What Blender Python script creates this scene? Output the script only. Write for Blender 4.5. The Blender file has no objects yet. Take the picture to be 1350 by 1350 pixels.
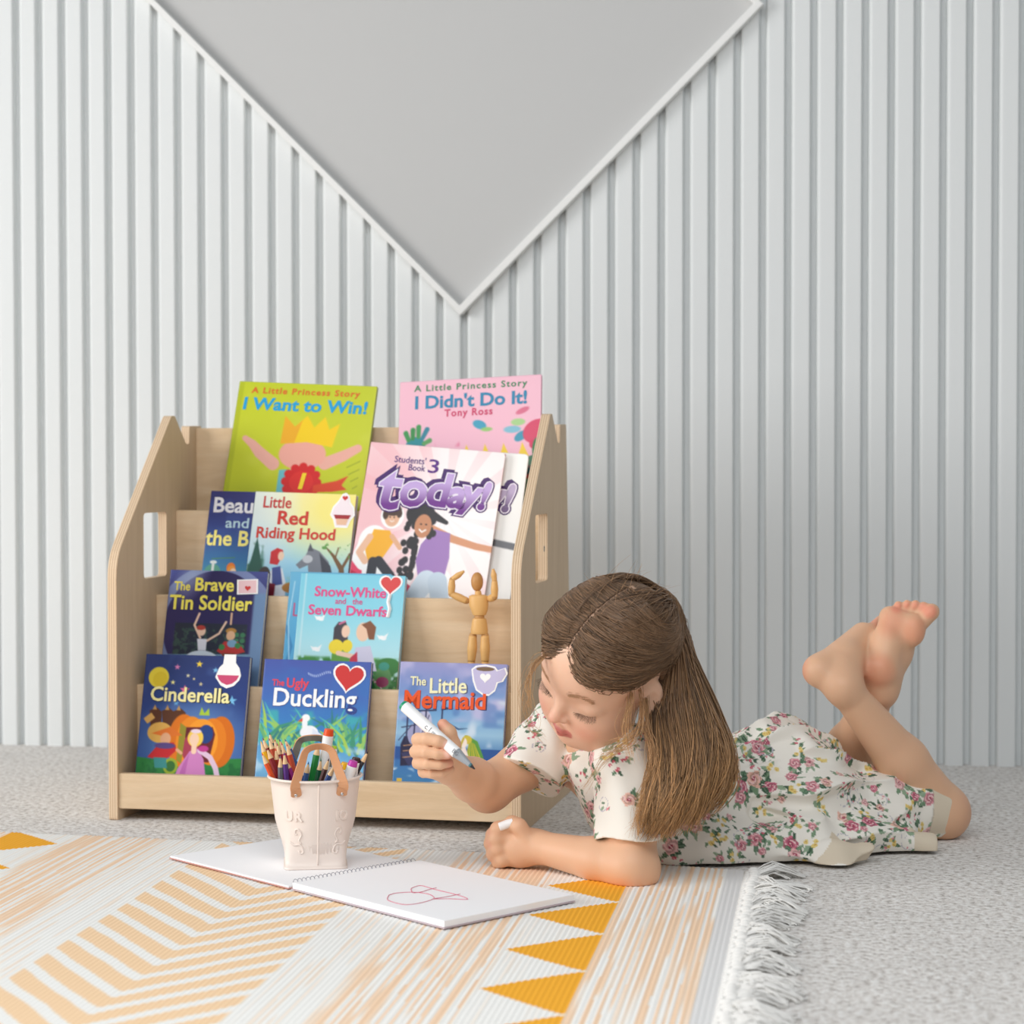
import bpy, math, random
import numpy as np
from mathutils import Matrix, Vector, Euler

scene = bpy.context.scene
COL = scene.collection
PI = math.pi

# ---------------------------------------------------------------- camera
CF, CPITCH, CROLL, CYAW = 2700.47, 0.0271, -0.001, 0.1549
CPOS = np.array([1.0511, -2.878, 0.5355])
cam_data = bpy.data.cameras.new('camera')
cam_data.sensor_width = 36.0
cam_data.sensor_fit = 'HORIZONTAL'
cam_data.lens = 36.0 * CF / 1350.0
cam_data.clip_start = 0.05
cam_data.dof.use_dof = True
cam_data.dof.focus_distance = 2.66
cam_data.dof.aperture_fstop = 5.6
cam = bpy.data.objects.new('camera', cam_data)
COL.objects.link(cam)
_c, _s = math.cos(CYAW), math.sin(CYAW)
_fx = np.array([-_s, _c, 0.0]); C_R = np.array([_c, _s, 0.0])
C_F = _fx * math.cos(CPITCH) + np.array([0, 0, -math.sin(CPITCH)])
C_U = _fx * math.sin(CPITCH) + np.array([0, 0, math.cos(CPITCH)])
_cr, _sr = math.cos(CROLL), math.sin(CROLL)
_R2 = C_R * _cr + C_U * _sr
_U2 = -C_R * _sr + C_U * _cr
m = Matrix.Identity(4)
for i in range(3):
    m[i][0] = _R2[i]; m[i][1] = _U2[i]; m[i][2] = -C_F[i]; m[i][3] = CPOS[i]
cam.matrix_world = m
scene.camera = cam

def ray(x, y):
    a, b = x - 675.0, y - 675.0
    u = a * _cr + b * _sr; v = -a * _sr + b * _cr
    return C_R * u / CF - C_U * v / CF + C_F

def W(x, y, Y):
    """survey point: photo measurement (x, y) of something standing at world depth Y"""
    d = ray(x, y)
    return CPOS + d * ((Y - CPOS[1]) / d[1])

def FL(x, y, z=0.0):
    d = ray(x, y)
    return CPOS + d * ((z - CPOS[2]) / d[2])

# ---------------------------------------------------------------- light
world = bpy.data.worlds.new('world'); scene.world = world
world.use_nodes = True
bg = world.node_tree.nodes['Background']
bg.inputs[0].default_value = (0.93, 0.97, 1.0, 1)
bg.inputs[1].default_value = 0.26

def area(name, loc, target, sx, sy, power, color=(1, 1, 1)):
    l = bpy.data.lights.new(name, 'AREA'); l.shape = 'RECTANGLE'; l.size = sx; l.size_y = sy
    l.energy = power; l.color = color
    o = bpy.data.objects.new(name, l); COL.objects.link(o)
    o.location = loc
    o.rotation_euler = (Vector(target) - Vector(loc)).to_track_quat('-Z', 'Y').to_euler()
    return o
area('window_light', (-3.5, -2.2, 1.45), (0.6, 0.1, 0.25), 2.1, 2.1, 126, (1.0, 0.99, 0.98))
area('fill_light', (0.7, -2.3, 1.9), (0.8, -1.1, 0.0), 2.4, 1.2, 36, (0.965, 0.985, 1.0))  # unseen overhead fill, added to brighten the rug and near floor

scene.view_settings.view_transform = 'Standard'
scene.view_settings.look = 'None'
scene.view_settings.gamma = 1.0
scene.view_settings.use_curve_mapping = False
scene.view_settings.exposure = 0.07

# ---------------------------------------------------------------- helpers
def lin(c):
    c = np.asarray(c, float) / 255.0
    return np.where(c <= 0.04045, c / 12.92, ((c + 0.055) / 1.055) ** 2.4)

_mats = {}
def mat(name, rgb, rough=0.5, metal=0.0, spec=0.4, sss=0.0, bump=None, coat=0.0, vcol=False, trans=0.0):
    if name in _mats: return _mats[name]
    M = bpy.data.materials.new(name); M.use_nodes = True
    nt = M.node_tree; b = nt.nodes['Principled BSDF']
    col = lin(rgb)
    b.inputs['Base Color'].default_value = (*col, 1)
    b.inputs['Roughness'].default_value = rough
    b.inputs['Metallic'].default_value = metal
    b.inputs['Specular IOR Level'].default_value = spec
    b.inputs['Coat Weight'].default_value = coat
    if sss:
        b.inputs['Subsurface Weight'].default_value = sss
        b.inputs['Subsurface Radius'].default_value = (1.0, 0.35, 0.2)
        b.inputs['Subsurface Scale'].default_value = 0.006
    if vcol:
        a = nt.nodes.new('ShaderNodeAttribute'); a.attribute_name = 'Col'
        nt.links.new(a.outputs['Color'], b.inputs['Base Color'])
    if bump:
        sc, st, dist = bump
        tc = nt.nodes.new('ShaderNodeTexCoord'); nz = nt.nodes.new('ShaderNodeTexNoise')
        nz.inputs['Scale'].default_value = sc; nz.inputs['Detail'].default_value = 4
        bp = nt.nodes.new('ShaderNodeBump'); bp.inputs['Strength'].default_value = st
        bp.inputs['Distance'].default_value = dist
        nt.links.new(tc.outputs['Object'], nz.inputs['Vector'])
        nt.links.new(nz.outputs['Fac'], bp.inputs['Height'])
        nt.links.new(bp.outputs['Normal'], b.inputs['Normal'])
    _mats[name] = M
    return M

def root(name, loc, label, cat, group=None):
    o = bpy.data.objects.new(name, None); COL.objects.link(o)
    o.empty_display_size = 0.02
    o.location = tuple(float(v) for v in loc)
    o['label'] = label; o['category'] = cat
    if group: o['group'] = group
    return o

def tag(o, label, cat, group=None, kind=None):
    o['label'] = label; o['category'] = cat
    if group: o['group'] = group
    if kind: o['kind'] = kind
    return o

def rigid_base(p):
    """matrix of a (possibly nested) parent chain at rest, without a depsgraph update"""
    M = Matrix.Identity(4); ch = []
    while p is not None:
        ch.append(p); p = p.parent
    for q in reversed(ch):
        M = M @ (q.matrix_parent_inverse if q.parent else Matrix.Identity(4)) @ q.matrix_basis
    return M

def link(o, parent=None, local=False):
    COL.objects.link(o)
    if parent is not None:
        o.parent = parent
        if not local:
            o.matrix_parent_inverse = rigid_base(parent).inverted()
    return o

def mesh(name, verts, faces, material, parent=None, local=False, smooth=False, col=None, mats=None, fmat=None):
    me = bpy.data.meshes.new(name)
    verts = np.asarray(verts, float).reshape(-1, 3)
    if isinstance(faces, np.ndarray):
        n, k = faces.shape
        me.vertices.add(len(verts)); me.vertices.foreach_set('co', verts.ravel())
        me.loops.add(n * k); me.loops.foreach_set('vertex_index', faces.astype(np.int32).ravel())
        me.polygons.add(n); me.polygons.foreach_set('loop_start', np.arange(0, n * k, k, dtype=np.int32))
        me.update(calc_edges=True)
    else:
        me.from_pydata([tuple(v) for v in verts], [], [tuple(f) for f in faces])
    if mats:
        for q in mats: me.materials.append(q)
        if fmat is not None: me.polygons.foreach_set('material_index', np.asarray(fmat, np.int32))
    else:
        me.materials.append(material)
    if smooth: me.polygons.foreach_set('use_smooth', np.ones(len(me.polygons), bool))
    if col is not None:
        a = me.color_attributes.new('Col', 'FLOAT_COLOR', 'POINT')
        c4 = np.ones((len(verts), 4), np.float32); c4[:, :3] = lin(col)
        a.data.foreach_set('color', c4.ravel())
    me.validate()
    o = bpy.data.objects.new(name, me)
    return link(o, parent, local)

class MB:
    """collects shapes into one mesh"""
    def __init__(s): s.v = []; s.f = []; s.n = 0
    def add(s, v, f):
        v = np.asarray(v, float).reshape(-1, 3)
        s.v.append(v); s.f += [tuple(int(i) + s.n for i in q) for q in f]; s.n += len(v)
        return s
    def box(s, lo, hi):
        x0, y0, z0 = lo; x1, y1, z1 = hi
        v = [(x0,y0,z0),(x1,y0,z0),(x1,y1,z0),(x0,y1,z0),(x0,y0,z1),(x1,y0,z1),(x1,y1,z1),(x0,y1,z1)]
        return s.add(v, [(0,3,2,1),(4,5,6,7),(0,1,5,4),(1,2,6,5),(2,3,7,6),(3,0,4,7)])
    def tube(s, pts, rad, n=8, cap=True):
        pts = np.asarray(pts, float); m_ = len(pts)
        rad = np.full(m_, rad) if np.isscalar(rad) else np.asarray(rad, float)
        tg = np.gradient(pts, axis=0); tg /= np.linalg.norm(tg, axis=1)[:, None] + 1e-12
        up = np.array([0, 0, 1.0])
        if abs(tg[0] @ up) > 0.9: up = np.array([1.0, 0, 0])
        V = []
        a = np.cross(tg[0], up); a /= np.linalg.norm(a)
        for i in range(m_):
            a = a - tg[i] * (a @ tg[i]); a /= np.linalg.norm(a) + 1e-12
            b = np.cross(tg[i], a)
            for k in range(n):
                t = 2 * PI * k / n
                V.append(pts[i] + rad[i] * (math.cos(t) * a + math.sin(t) * b))
        F = []
        for i in range(m_ - 1):
            for k in range(n):
                k2 = (k + 1) % n
                F.append((i*n+k, i*n+k2, (i+1)*n+k2, (i+1)*n+k))
        if cap:
            F.append(tuple(range(n))[::-1]); F.append(tuple((m_-1)*n + k for k in range(n)))
        return s.add(V, F)
    def ell(s, c, r, Mx=None, nu=16, nv=10):
        c = np.asarray(c, float); r = np.broadcast_to(np.asarray(r, float), (3,))
        V = [(0, 0, 1)]
        for j in range(1, nv):
            p = PI * j / nv
            for i in range(nu):
                t = 2 * PI * i / nu
                V.append((math.sin(p)*math.cos(t), math.sin(p)*math.sin(t), math.cos(p)))
        V.append((0, 0, -1))
        V = np.array(V) * r
        if Mx is not None: V = V @ np.asarray(Mx).T
        F = []
        for i in range(nu): F.append((0, 1+i, 1+(i+1) % nu))
        for j in range(nv-2):
            for i in range(nu):
                i2 = (i+1) % nu; a = 1+j*nu
                F.append((a+i, a+nu+i, a+nu+i2, a+i2))
        a = 1+(nv-2)*nu
        for i in range(nu): F.append((a+i, len(V)-1, a+(i+1) % nu))
        return s.add(V + c, F)
    def prism(s, outline, axis_fn, d0, d1):
        """extrude a 2-D outline (list of (a,b)); axis_fn(a,b,d)->xyz"""
        n = len(outline)
        V = [axis_fn(a, b, d0) for a, b in outline] + [axis_fn(a, b, d1) for a, b in outline]
        F = [tuple(range(n)), tuple(range(2*n-1, n-1, -1))]
        for i in range(n):
            j = (i+1) % n; F.append((i, i+n, j+n, j))
        return s.add(V, F)
    def build(s, name, material, parent=None, local=False, smooth=False, bevel=0.0, seg=2):
        o = mesh(name, np.concatenate(s.v), s.f, material, parent, local, smooth)
        bm = __import__('bmesh').new(); bm.from_mesh(o.data)
        __import__('bmesh').ops.recalc_face_normals(bm, faces=bm.faces); bm.to_mesh(o.data); bm.free()
        if bevel:
            b = o.modifiers.new('bevel', 'BEVEL'); b.width = bevel; b.segments = seg
            b.limit_method = 'ANGLE'; b.angle_limit = math.radians(35)
            o.data.polygons.foreach_set('use_smooth', np.ones(len(o.data.polygons), bool))
            wn = o.modifiers.new('wn', 'WEIGHTED_NORMAL'); wn.keep_sharp = True
        return o

def catmull(P, n):
    P = np.asarray(P, float); k = len(P)
    Q = np.vstack([2*P[0]-P[1], P, 2*P[-1]-P[-2]])
    t = np.linspace(0, k-1-1e-9, n); i = t.astype(int); u = (t-i)[:, None]
    p0, p1, p2, p3 = Q[i], Q[i+1], Q[i+2], Q[i+3]
    return 0.5*((2*p1)+(-p0+p2)*u+(2*p0-5*p1+4*p2-p3)*u*u+(-p0+3*p1-3*p2+p3)*u**3)

def sstep(a, b, x):
    t = np.clip((x-a)/(b-a), 0, 1); return t*t*(3-2*t)

def vnoise(x, y, seed=0):
    """2-D value noise, arrays in"""
    xi = np.floor(x).astype(np.int64); yi = np.floor(y).astype(np.int64)
    def h(a, b):
        n = (a*374761393 + b*668265263 + seed*974634777) & 0xffffffff
        n = ((n ^ (n >> 13))*1274126177) & 0xffffffff
        return ((n ^ (n >> 16)) & 0xffff)/65535.0
    u = x-xi; v = y-yi; u = u*u*(3-2*u); v = v*v*(3-2*v)
    return (h(xi,yi)*(1-u)+h(xi+1,yi)*u)*(1-v)+(h(xi,yi+1)*(1-u)+h(xi+1,yi+1)*u)*v

# ---------------------------------------------------------------- setting
def wall():
    S0, PITCH, Y0, DEP = -0.4448, 0.0441, 0.7294, 0.0165
    prof = [(0, 0), (0.0012, 0.0008), (0.0022, 0.004), (0.003, DEP), (0.0122, DEP), (0.0134, 0.0075),
            (0.0155, 0.0018), (0.0175, 0.0005), (0.020, 0.0)]
    V = []; F = []
    pts = []
    for k in range(-70, 100):
        for a, b in prof: pts.append((S0+k*PITCH+a, Y0+b))
    n = len(pts)
    for x, y in pts: V.append((x, y, 0.0))
    for x, y in pts: V.append((x, y, 2.3))
    F = [(i, i+1, n+i+1, n+i) for i in range(n-1)]
    M = mat('wall_white', (228, 231, 231), 0.6, spec=0.25)
    o = mesh('wall_back', V, F, M)
    o['kind'] = 'structure'
    b = MB().box((pts[0][0], Y0+DEP+0.002, 0), (pts[-1][0], Y0+0.12, 2.3)).build('wall_back_board', M, o)
    b['kind'] = 'structure'
wall()

def carpet():
    M = bpy.data.materials.new('carpet'); M.use_nodes = True
    nt = M.node_tree; b = nt.nodes['Principled BSDF']; b.inputs['Roughness'].default_value = 1.0
    b.inputs['Specular IOR Level'].default_value = 0.05
    b.inputs['Sheen Weight'].default_value = 0.15
    tc = nt.nodes.new('ShaderNodeTexCoord')
    n1 = nt.nodes.new('ShaderNodeTexNoise'); n1.inputs['Scale'].default_value = 120; n1.inputs['Detail'].default_value = 5; n1.inputs['Roughness'].default_value = 0.7
    n2 = nt.nodes.new('ShaderNodeTexNoise'); n2.inputs['Scale'].default_value = 14; n2.inputs['Detail'].default_value = 2
    r = nt.nodes.new('ShaderNodeValToRGB')
    e = r.color_ramp.elements
    e[0].position = 0.34; e[0].color = (*lin((164, 155, 148)), 1)
    e[1].position = 0.60; e[1].color = (*lin((254, 252, 249)), 1)
    x = r.color_ramp.elements.new(0.47); x.color = (*lin((232, 226, 220)), 1)
    mx = nt.nodes.new('ShaderNodeMix'); mx.data_type = 'RGBA'; mx.blend_type = 'MULTIPLY'; mx.inputs[0].default_value = 0.18
    bp = nt.nodes.new('ShaderNodeBump'); bp.inputs['Strength'].default_value = 0.9; bp.inputs['Distance'].default_value = 0.004
    L = nt.links.new
    L(tc.outputs['Object'], n1.inputs['Vector']); L(tc.outputs['Object'], n2.inputs['Vector'])
    L(n1.outputs['Fac'], r.inputs['Fac']); L(r.outputs['Color'], mx.inputs[6]); L(n2.outputs['Fac'], mx.inputs[7])
    L(mx.outputs[2], b.inputs['Base Color']); L(n1.outputs['Fac'], bp.inputs['Height']); L(bp.outputs['Normal'], b.inputs['Normal'])
    o = MB().box((-3.6, -3.6, -0.02), (4.2, 0.745, 0.0)).build('floor', M)
    o['kind'] = 'structure'
carpet()

def diamond():
    Y = 0.7294
    B = W(609.5, 416, Y); R = W(1007, 8, Y); Lx = W(194, 0, Y)
    d = R[0]-B[0]; hh = R[2]-B[2]
    cx = B[0]; cz = B[2]+hh
    left = d*1.04
    # outline corners (x,z): bottom, right, top, left
    lf = ((Lx[0]-B[0])*1.05, (Lx[2]-B[2])*1.05)
    out = [(B[0], B[2]), (R[0], R[2]), (R[0]+lf[0], R[2]+lf[1]), (B[0]+lf[0], B[2]+lf[1])]
    cx = (R[0]+B[0]+lf[0])/2; cz = (R[2]+B[2]+lf[1])/2
    def inset(t):
        f = 1-t/(d/math.sqrt(2))
        return [(cx+(x-cx)*f, cz+(z-cz)*f) for x, z in out]
    r = root('wall_panel', (cx, Y, cz-hh), 'grey diamond shaped panel with slim white frame on the fluted white wall', 'wall panel')
    pin = inset(0.011)
    MB().prism(pin, lambda a, b, t: (a, t, b), Y-0.0025, Y+0.006).build('panel_face', mat('panel_grey', (196, 196, 195), 0.55), r)
    fr = MB()
    n = 4
    V = []
    for ring, y in ((out, Y+0.003), (out, Y-0.021), (pin, Y-0.021), (pin, Y+0.003)):
        V += [(a, y, b) for a, b in ring]
    F = []
    for q in range(4):
        for i in range(4):
            j = (i+1) % 4; q2 = (q+1) % 4
            F.append((q*4+i, q*4+j, q2*4+j, q2*4+i))
    fr.add(V, F)
    fr.build('frame', mat('frame_white', (238, 238, 236), 0.5), r, bevel=0.001)
diamond()
# ---------------------------------------------------------------- bookshelf
SROT = -0.0524
SM = Matrix.Rotation(SROT, 4, 'Z')
_sc, _ss = math.cos(SROT), math.sin(SROT)
def wood_mat(name, c1, c2, c3, vert=False):
    M = bpy.data.materials.new(name); M.use_nodes = True
    nt = M.node_tree; b = nt.nodes['Principled BSDF']; b.inputs['Roughness'].default_value = 0.5
    b.inputs['Specular IOR Level'].default_value = 0.3
    tc = nt.nodes.new('ShaderNodeTexCoord'); mp = nt.nodes.new('ShaderNodeMapping')
    mp.inputs['Scale'].default_value = (7, 1, 1) if vert else (1, 1, 7)
    wv = nt.nodes.new('ShaderNodeTexNoise'); wv.inputs['Scale'].default_value = 6; wv.inputs['Detail'].default_value = 6; wv.inputs['Distortion'].default_value = 1.2
    f = nt.nodes.new('ShaderNodeTexNoise'); f.inputs['Scale'].default_value = 60; f.inputs['Detail'].default_value = 3
    r = nt.nodes.new('ShaderNodeValToRGB'); e = r.color_ramp.elements
    e[0].position = 0.3; e[0].color = (*lin(c1), 1); e[1].position = 0.7; e[1].color = (*lin(c3), 1)
    q = e.new(0.5); q.color = (*lin(c2), 1)
    mx = nt.nodes.new('ShaderNodeMix'); mx.data_type = 'RGBA'; mx.blend_type = 'MULTIPLY'; mx.inputs[0].default_value = 0.12
    L = nt.links.new
    L(tc.outputs['Object'], mp.inputs['Vector']); L(mp.outputs['Vector'], wv.inputs['Vector']); L(mp.outputs['Vector'], f.inputs['Vector'])
    L(wv.outputs['Fac'], r.inputs['Fac']); L(r.outputs['Color'], mx.inputs[6]); L(f.outputs['Fac'], mx.inputs[7]); L(mx.outputs[2], b.inputs['Base Color'])
    _mats[name] = M
    return M
WOOD = wood_mat('birch_wood', (220, 190, 152), (228, 200, 164), (234, 209, 176))
WOODV = wood_mat('birch_wood_upright', (214, 186, 150), (224, 198, 164), (230, 206, 174), True)

def ply_mat():
    """birch plywood: edge faces show the glued layers (bands across the panel thickness)"""
    M = bpy.data.materials.new('plywood'); M.use_nodes = True
    nt = M.node_tree; b = nt.nodes['Principled BSDF']; b.inputs['Roughness'].default_value = 0.55
    b.inputs['Specular IOR Level'].default_value = 0.3
    tc = nt.nodes.new('ShaderNodeTexCoord'); sp = nt.nodes.new('ShaderNodeSeparateXYZ')
    geo = nt.nodes.new('ShaderNodeTexCoord'); sn = nt.nodes.new('ShaderNodeSeparateXYZ')
    ab = nt.nodes.new('ShaderNodeMath'); ab.operation = 'ABSOLUTE'
    gt = nt.nodes.new('ShaderNodeMath'); gt.operation = 'LESS_THAN'; gt.inputs[1].default_value = 0.6
    ml = nt.nodes.new('ShaderNodeMath'); ml.operation = 'MULTIPLY'; ml.inputs[1].default_value = 2*PI/0.0035
    sn2 = nt.nodes.new('ShaderNodeMath'); sn2.operation = 'SINE'
    r = nt.nodes.new('ShaderNodeValToRGB'); e = r.color_ramp.elements
    e[0].position = 0.10; e[0].color = (*lin((196, 162, 128)), 1); e[1].position = 0.42; e[1].color = (*lin((230, 205, 174)), 1)
    mr = nt.nodes.new('ShaderNodeMapRange'); mr.inputs[1].default_value = -1; mr.inputs[2].default_value = 1
    mp = nt.nodes.new('ShaderNodeMapping'); mp.inputs['Scale'].default_value = (1, 9, 1.0)
    nz = nt.nodes.new('ShaderNodeTexNoise'); nz.inputs['Scale'].default_value = 7; nz.inputs['Detail'].default_value = 6; nz.inputs['Distortion'].default_value = 0.6
    r2 = nt.nodes.new('ShaderNodeValToRGB'); e = r2.color_ramp.elements
    e[0].position = 0.3; e[0].color = (*lin((214, 188, 156)), 1); e[1].position = 0.7; e[1].color = (*lin((222, 197, 166)), 1)
    mx = nt.nodes.new('ShaderNodeMix'); mx.data_type = 'RGBA'
    L = nt.links.new
    L(tc.outputs['Object'], sp.inputs[0]); L(geo.outputs['Normal'], sn.inputs[0]); L(sn.outputs['X'], ab.inputs[0]); L(ab.outputs[0], gt.inputs[0])
    L(sp.outputs['X'], ml.inputs[0]); L(ml.outputs[0], sn2.inputs[0]); L(sn2.outputs[0], mr.inputs[0]); L(mr.outputs[0], r.inputs['Fac'])
    L(tc.outputs['Object'], mp.inputs['Vector']); L(mp.outputs['Vector'], nz.inputs['Vector']); L(nz.outputs['Fac'], r2.inputs['Fac'])
    L(gt.outputs[0], mx.inputs[0]); L(r2.outputs['Color'], mx.inputs[6]); L(r.outputs['Color'], mx.inputs[7]); L(mx.outputs[2], b.inputs['Base Color'])
    return M
PLY = ply_mat()

shelf = root('bookshelf', (0, 0, 0), 'birch plywood front facing bookshelf with four tiers of picture books', 'bookshelf')
shelf.rotation_euler = (0, 0, SROT)
SW, PT = 0.62, 0.014

def round_poly(P, rad, seg=4):
    out = []; n = len(P)
    for i in range(n):
        p = np.array(P[i], float); a = np.array(P[i-1], float); b = np.array(P[(i+1) % n], float)
        r = rad[i] if hasattr(rad, '__len__') else rad
        if r <= 0: out.append(tuple(p)); continue
        da = (a-p)/np.linalg.norm(a-p); db = (b-p)/np.linalg.norm(b-p)
        q0 = p+da*r; q1 = p+db*r
        for k in range(seg+1):
            t = k/seg; out.append(tuple((1-t)**2*q0+2*t*(1-t)*p+t*t*q1))
    return out

def side_panel(x0):
    """house-profile side with a hand hole; bridged outline so the hole goes right through"""
    outline = [(0, 0), (0, 0.386), (0.221, 0.598), (0.231, 0.599), (0.287, 0.562), (0.300, 0.560), (0.300, 0.585), (0.356, 0.586), (0.409, 0)]
    outline = [(0, 0), (0, 0.386), (0.224, 0.600), (0.238, 0.600), (0.286, 0.556), (0.300, 0.556), (0.302, 0.585), (0.356, 0.586), (0.409, 0)]
    out = round_poly(outline, [0.006, 0.03, 0.006, 0.004, 0.004, 0.004, 0.004, 0.006, 0.004])
    hole = round_poly([(0.106, 0.350), (0.106, 0.450), (0.200, 0.450), (0.200, 0.350)], 0.008)
    import bmesh
    bm = bmesh.new()
    def ring(pts, x): return [bm.verts.new((x, a, b)) for a, b in pts]
    loops = []
    for x in (x0, x0+PT):
        o_ = ring(out, x); h_ = ring(hole, x)
        eds = []
        for L_ in (o_, h_):
            for i in range(len(L_)): eds.append(bm.edges.new((L_[i], L_[(i+1) % len(L_)])))
        bmesh.ops.triangle_fill(bm, edges=eds, use_beauty=True, use_dissolve=False)
        loops.append((o_, h_))
    for k in (0, 1):
        A, B = loops[0][k], loops[1][k]
        for i in range(len(A)):
            j = (i+1) % len(A); bm.faces.new((A[i], A[j], B[j], B[i]))
    bmesh.ops.recalc_face_normals(bm, faces=bm.faces)
    me = bpy.data.meshes.new('side_panel'); bm.to_mesh(me); bm.free()
    me.materials.append(PLY)
    o = bpy.data.objects.new('side_panel', me); link(o, shelf, True)
    b = o.modifiers.new('bevel', 'BEVEL'); b.width = 0.0012; b.segments = 2; b.limit_method = 'ANGLE'; b.angle_limit = math.radians(50)
    return o
side_panel(0.0); side_panel(SW-PT)
def board(name, lo, hi, m_=None): return MB().box(lo, hi).build(name, m_ or WOOD, shelf, True, bevel=0.0012)
X0, X1 = PT, SW-PT
board('front_rail', (X0, 0.003, 0.0175), (X1, 0.016, 0.0695))
TIER = [(0.017, 0.031), (0.088, 0.138), (0.167, 0.268), (0.252, 0.396)]       # pocket front y, pocket floor z
DIV = [(0.076, 0.193), (0.155, 0.323), (0.240, 0.451), (0.330, 0.582)]          # board front y, top z
for i, (y, z) in enumerate(DIV):
    if i < 3: board('tier_divider', (X0, y, 0.031 if i == 0 else TIER[i][1]-0.012), (X1, y+0.012, z))
    else: board('back_panel', (X0, y, 0.03), (X1, y+0.012, z))
    f = TIER[i]
    board('tier_shelf', (X0, f[0]-0.0 if i == 0 else f[0], f[1]-0.012), (X1, y+(0.0 if i < 3 else 0.0), f[1]))
for (yy, zz) in ((0.035, 0.086), (0.172, 0.398)):
    MB().box((SW-0.0005, yy, zz-0.004), (SW+0.0006, yy+0.0025, zz+0.004)).build('screw_slot', mat('slot_dark', (90, 88, 84), 0.6), shelf, True)

def s_ray(x, y):
    d = ray(x, y)
    f = lambda v: np.array([v[0]*_sc+v[1]*_ss, -v[0]*_ss+v[1]*_sc, v[2]])
    return f(CPOS), f(d)
def tier_plane(i, off=0.0, yb=None):
    """leaning plane of tier i (book fronts): point and unit up vector, in shelf space"""
    y0 = TIER[i][0]+0.004+off if yb is None else yb
    z0 = TIER[i][1]
    t = 0.012
    yd, zd = DIV[i]
    lean = math.atan2(yd-t-y0+off*0.9-0.002, zd-z0)
    up = np.array([0, math.sin(lean), math.cos(lean)])
    return np.array([0, y0, z0]), up, lean
def on_plane(x, y, p0, up):
    n = np.array([0, up[2], -up[1]])
    o, d = s_ray(x, y); t = ((p0-o)@n)/(d@n); q = o+d*t
    return np.array([q[0], (q-p0)@up])
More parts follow.
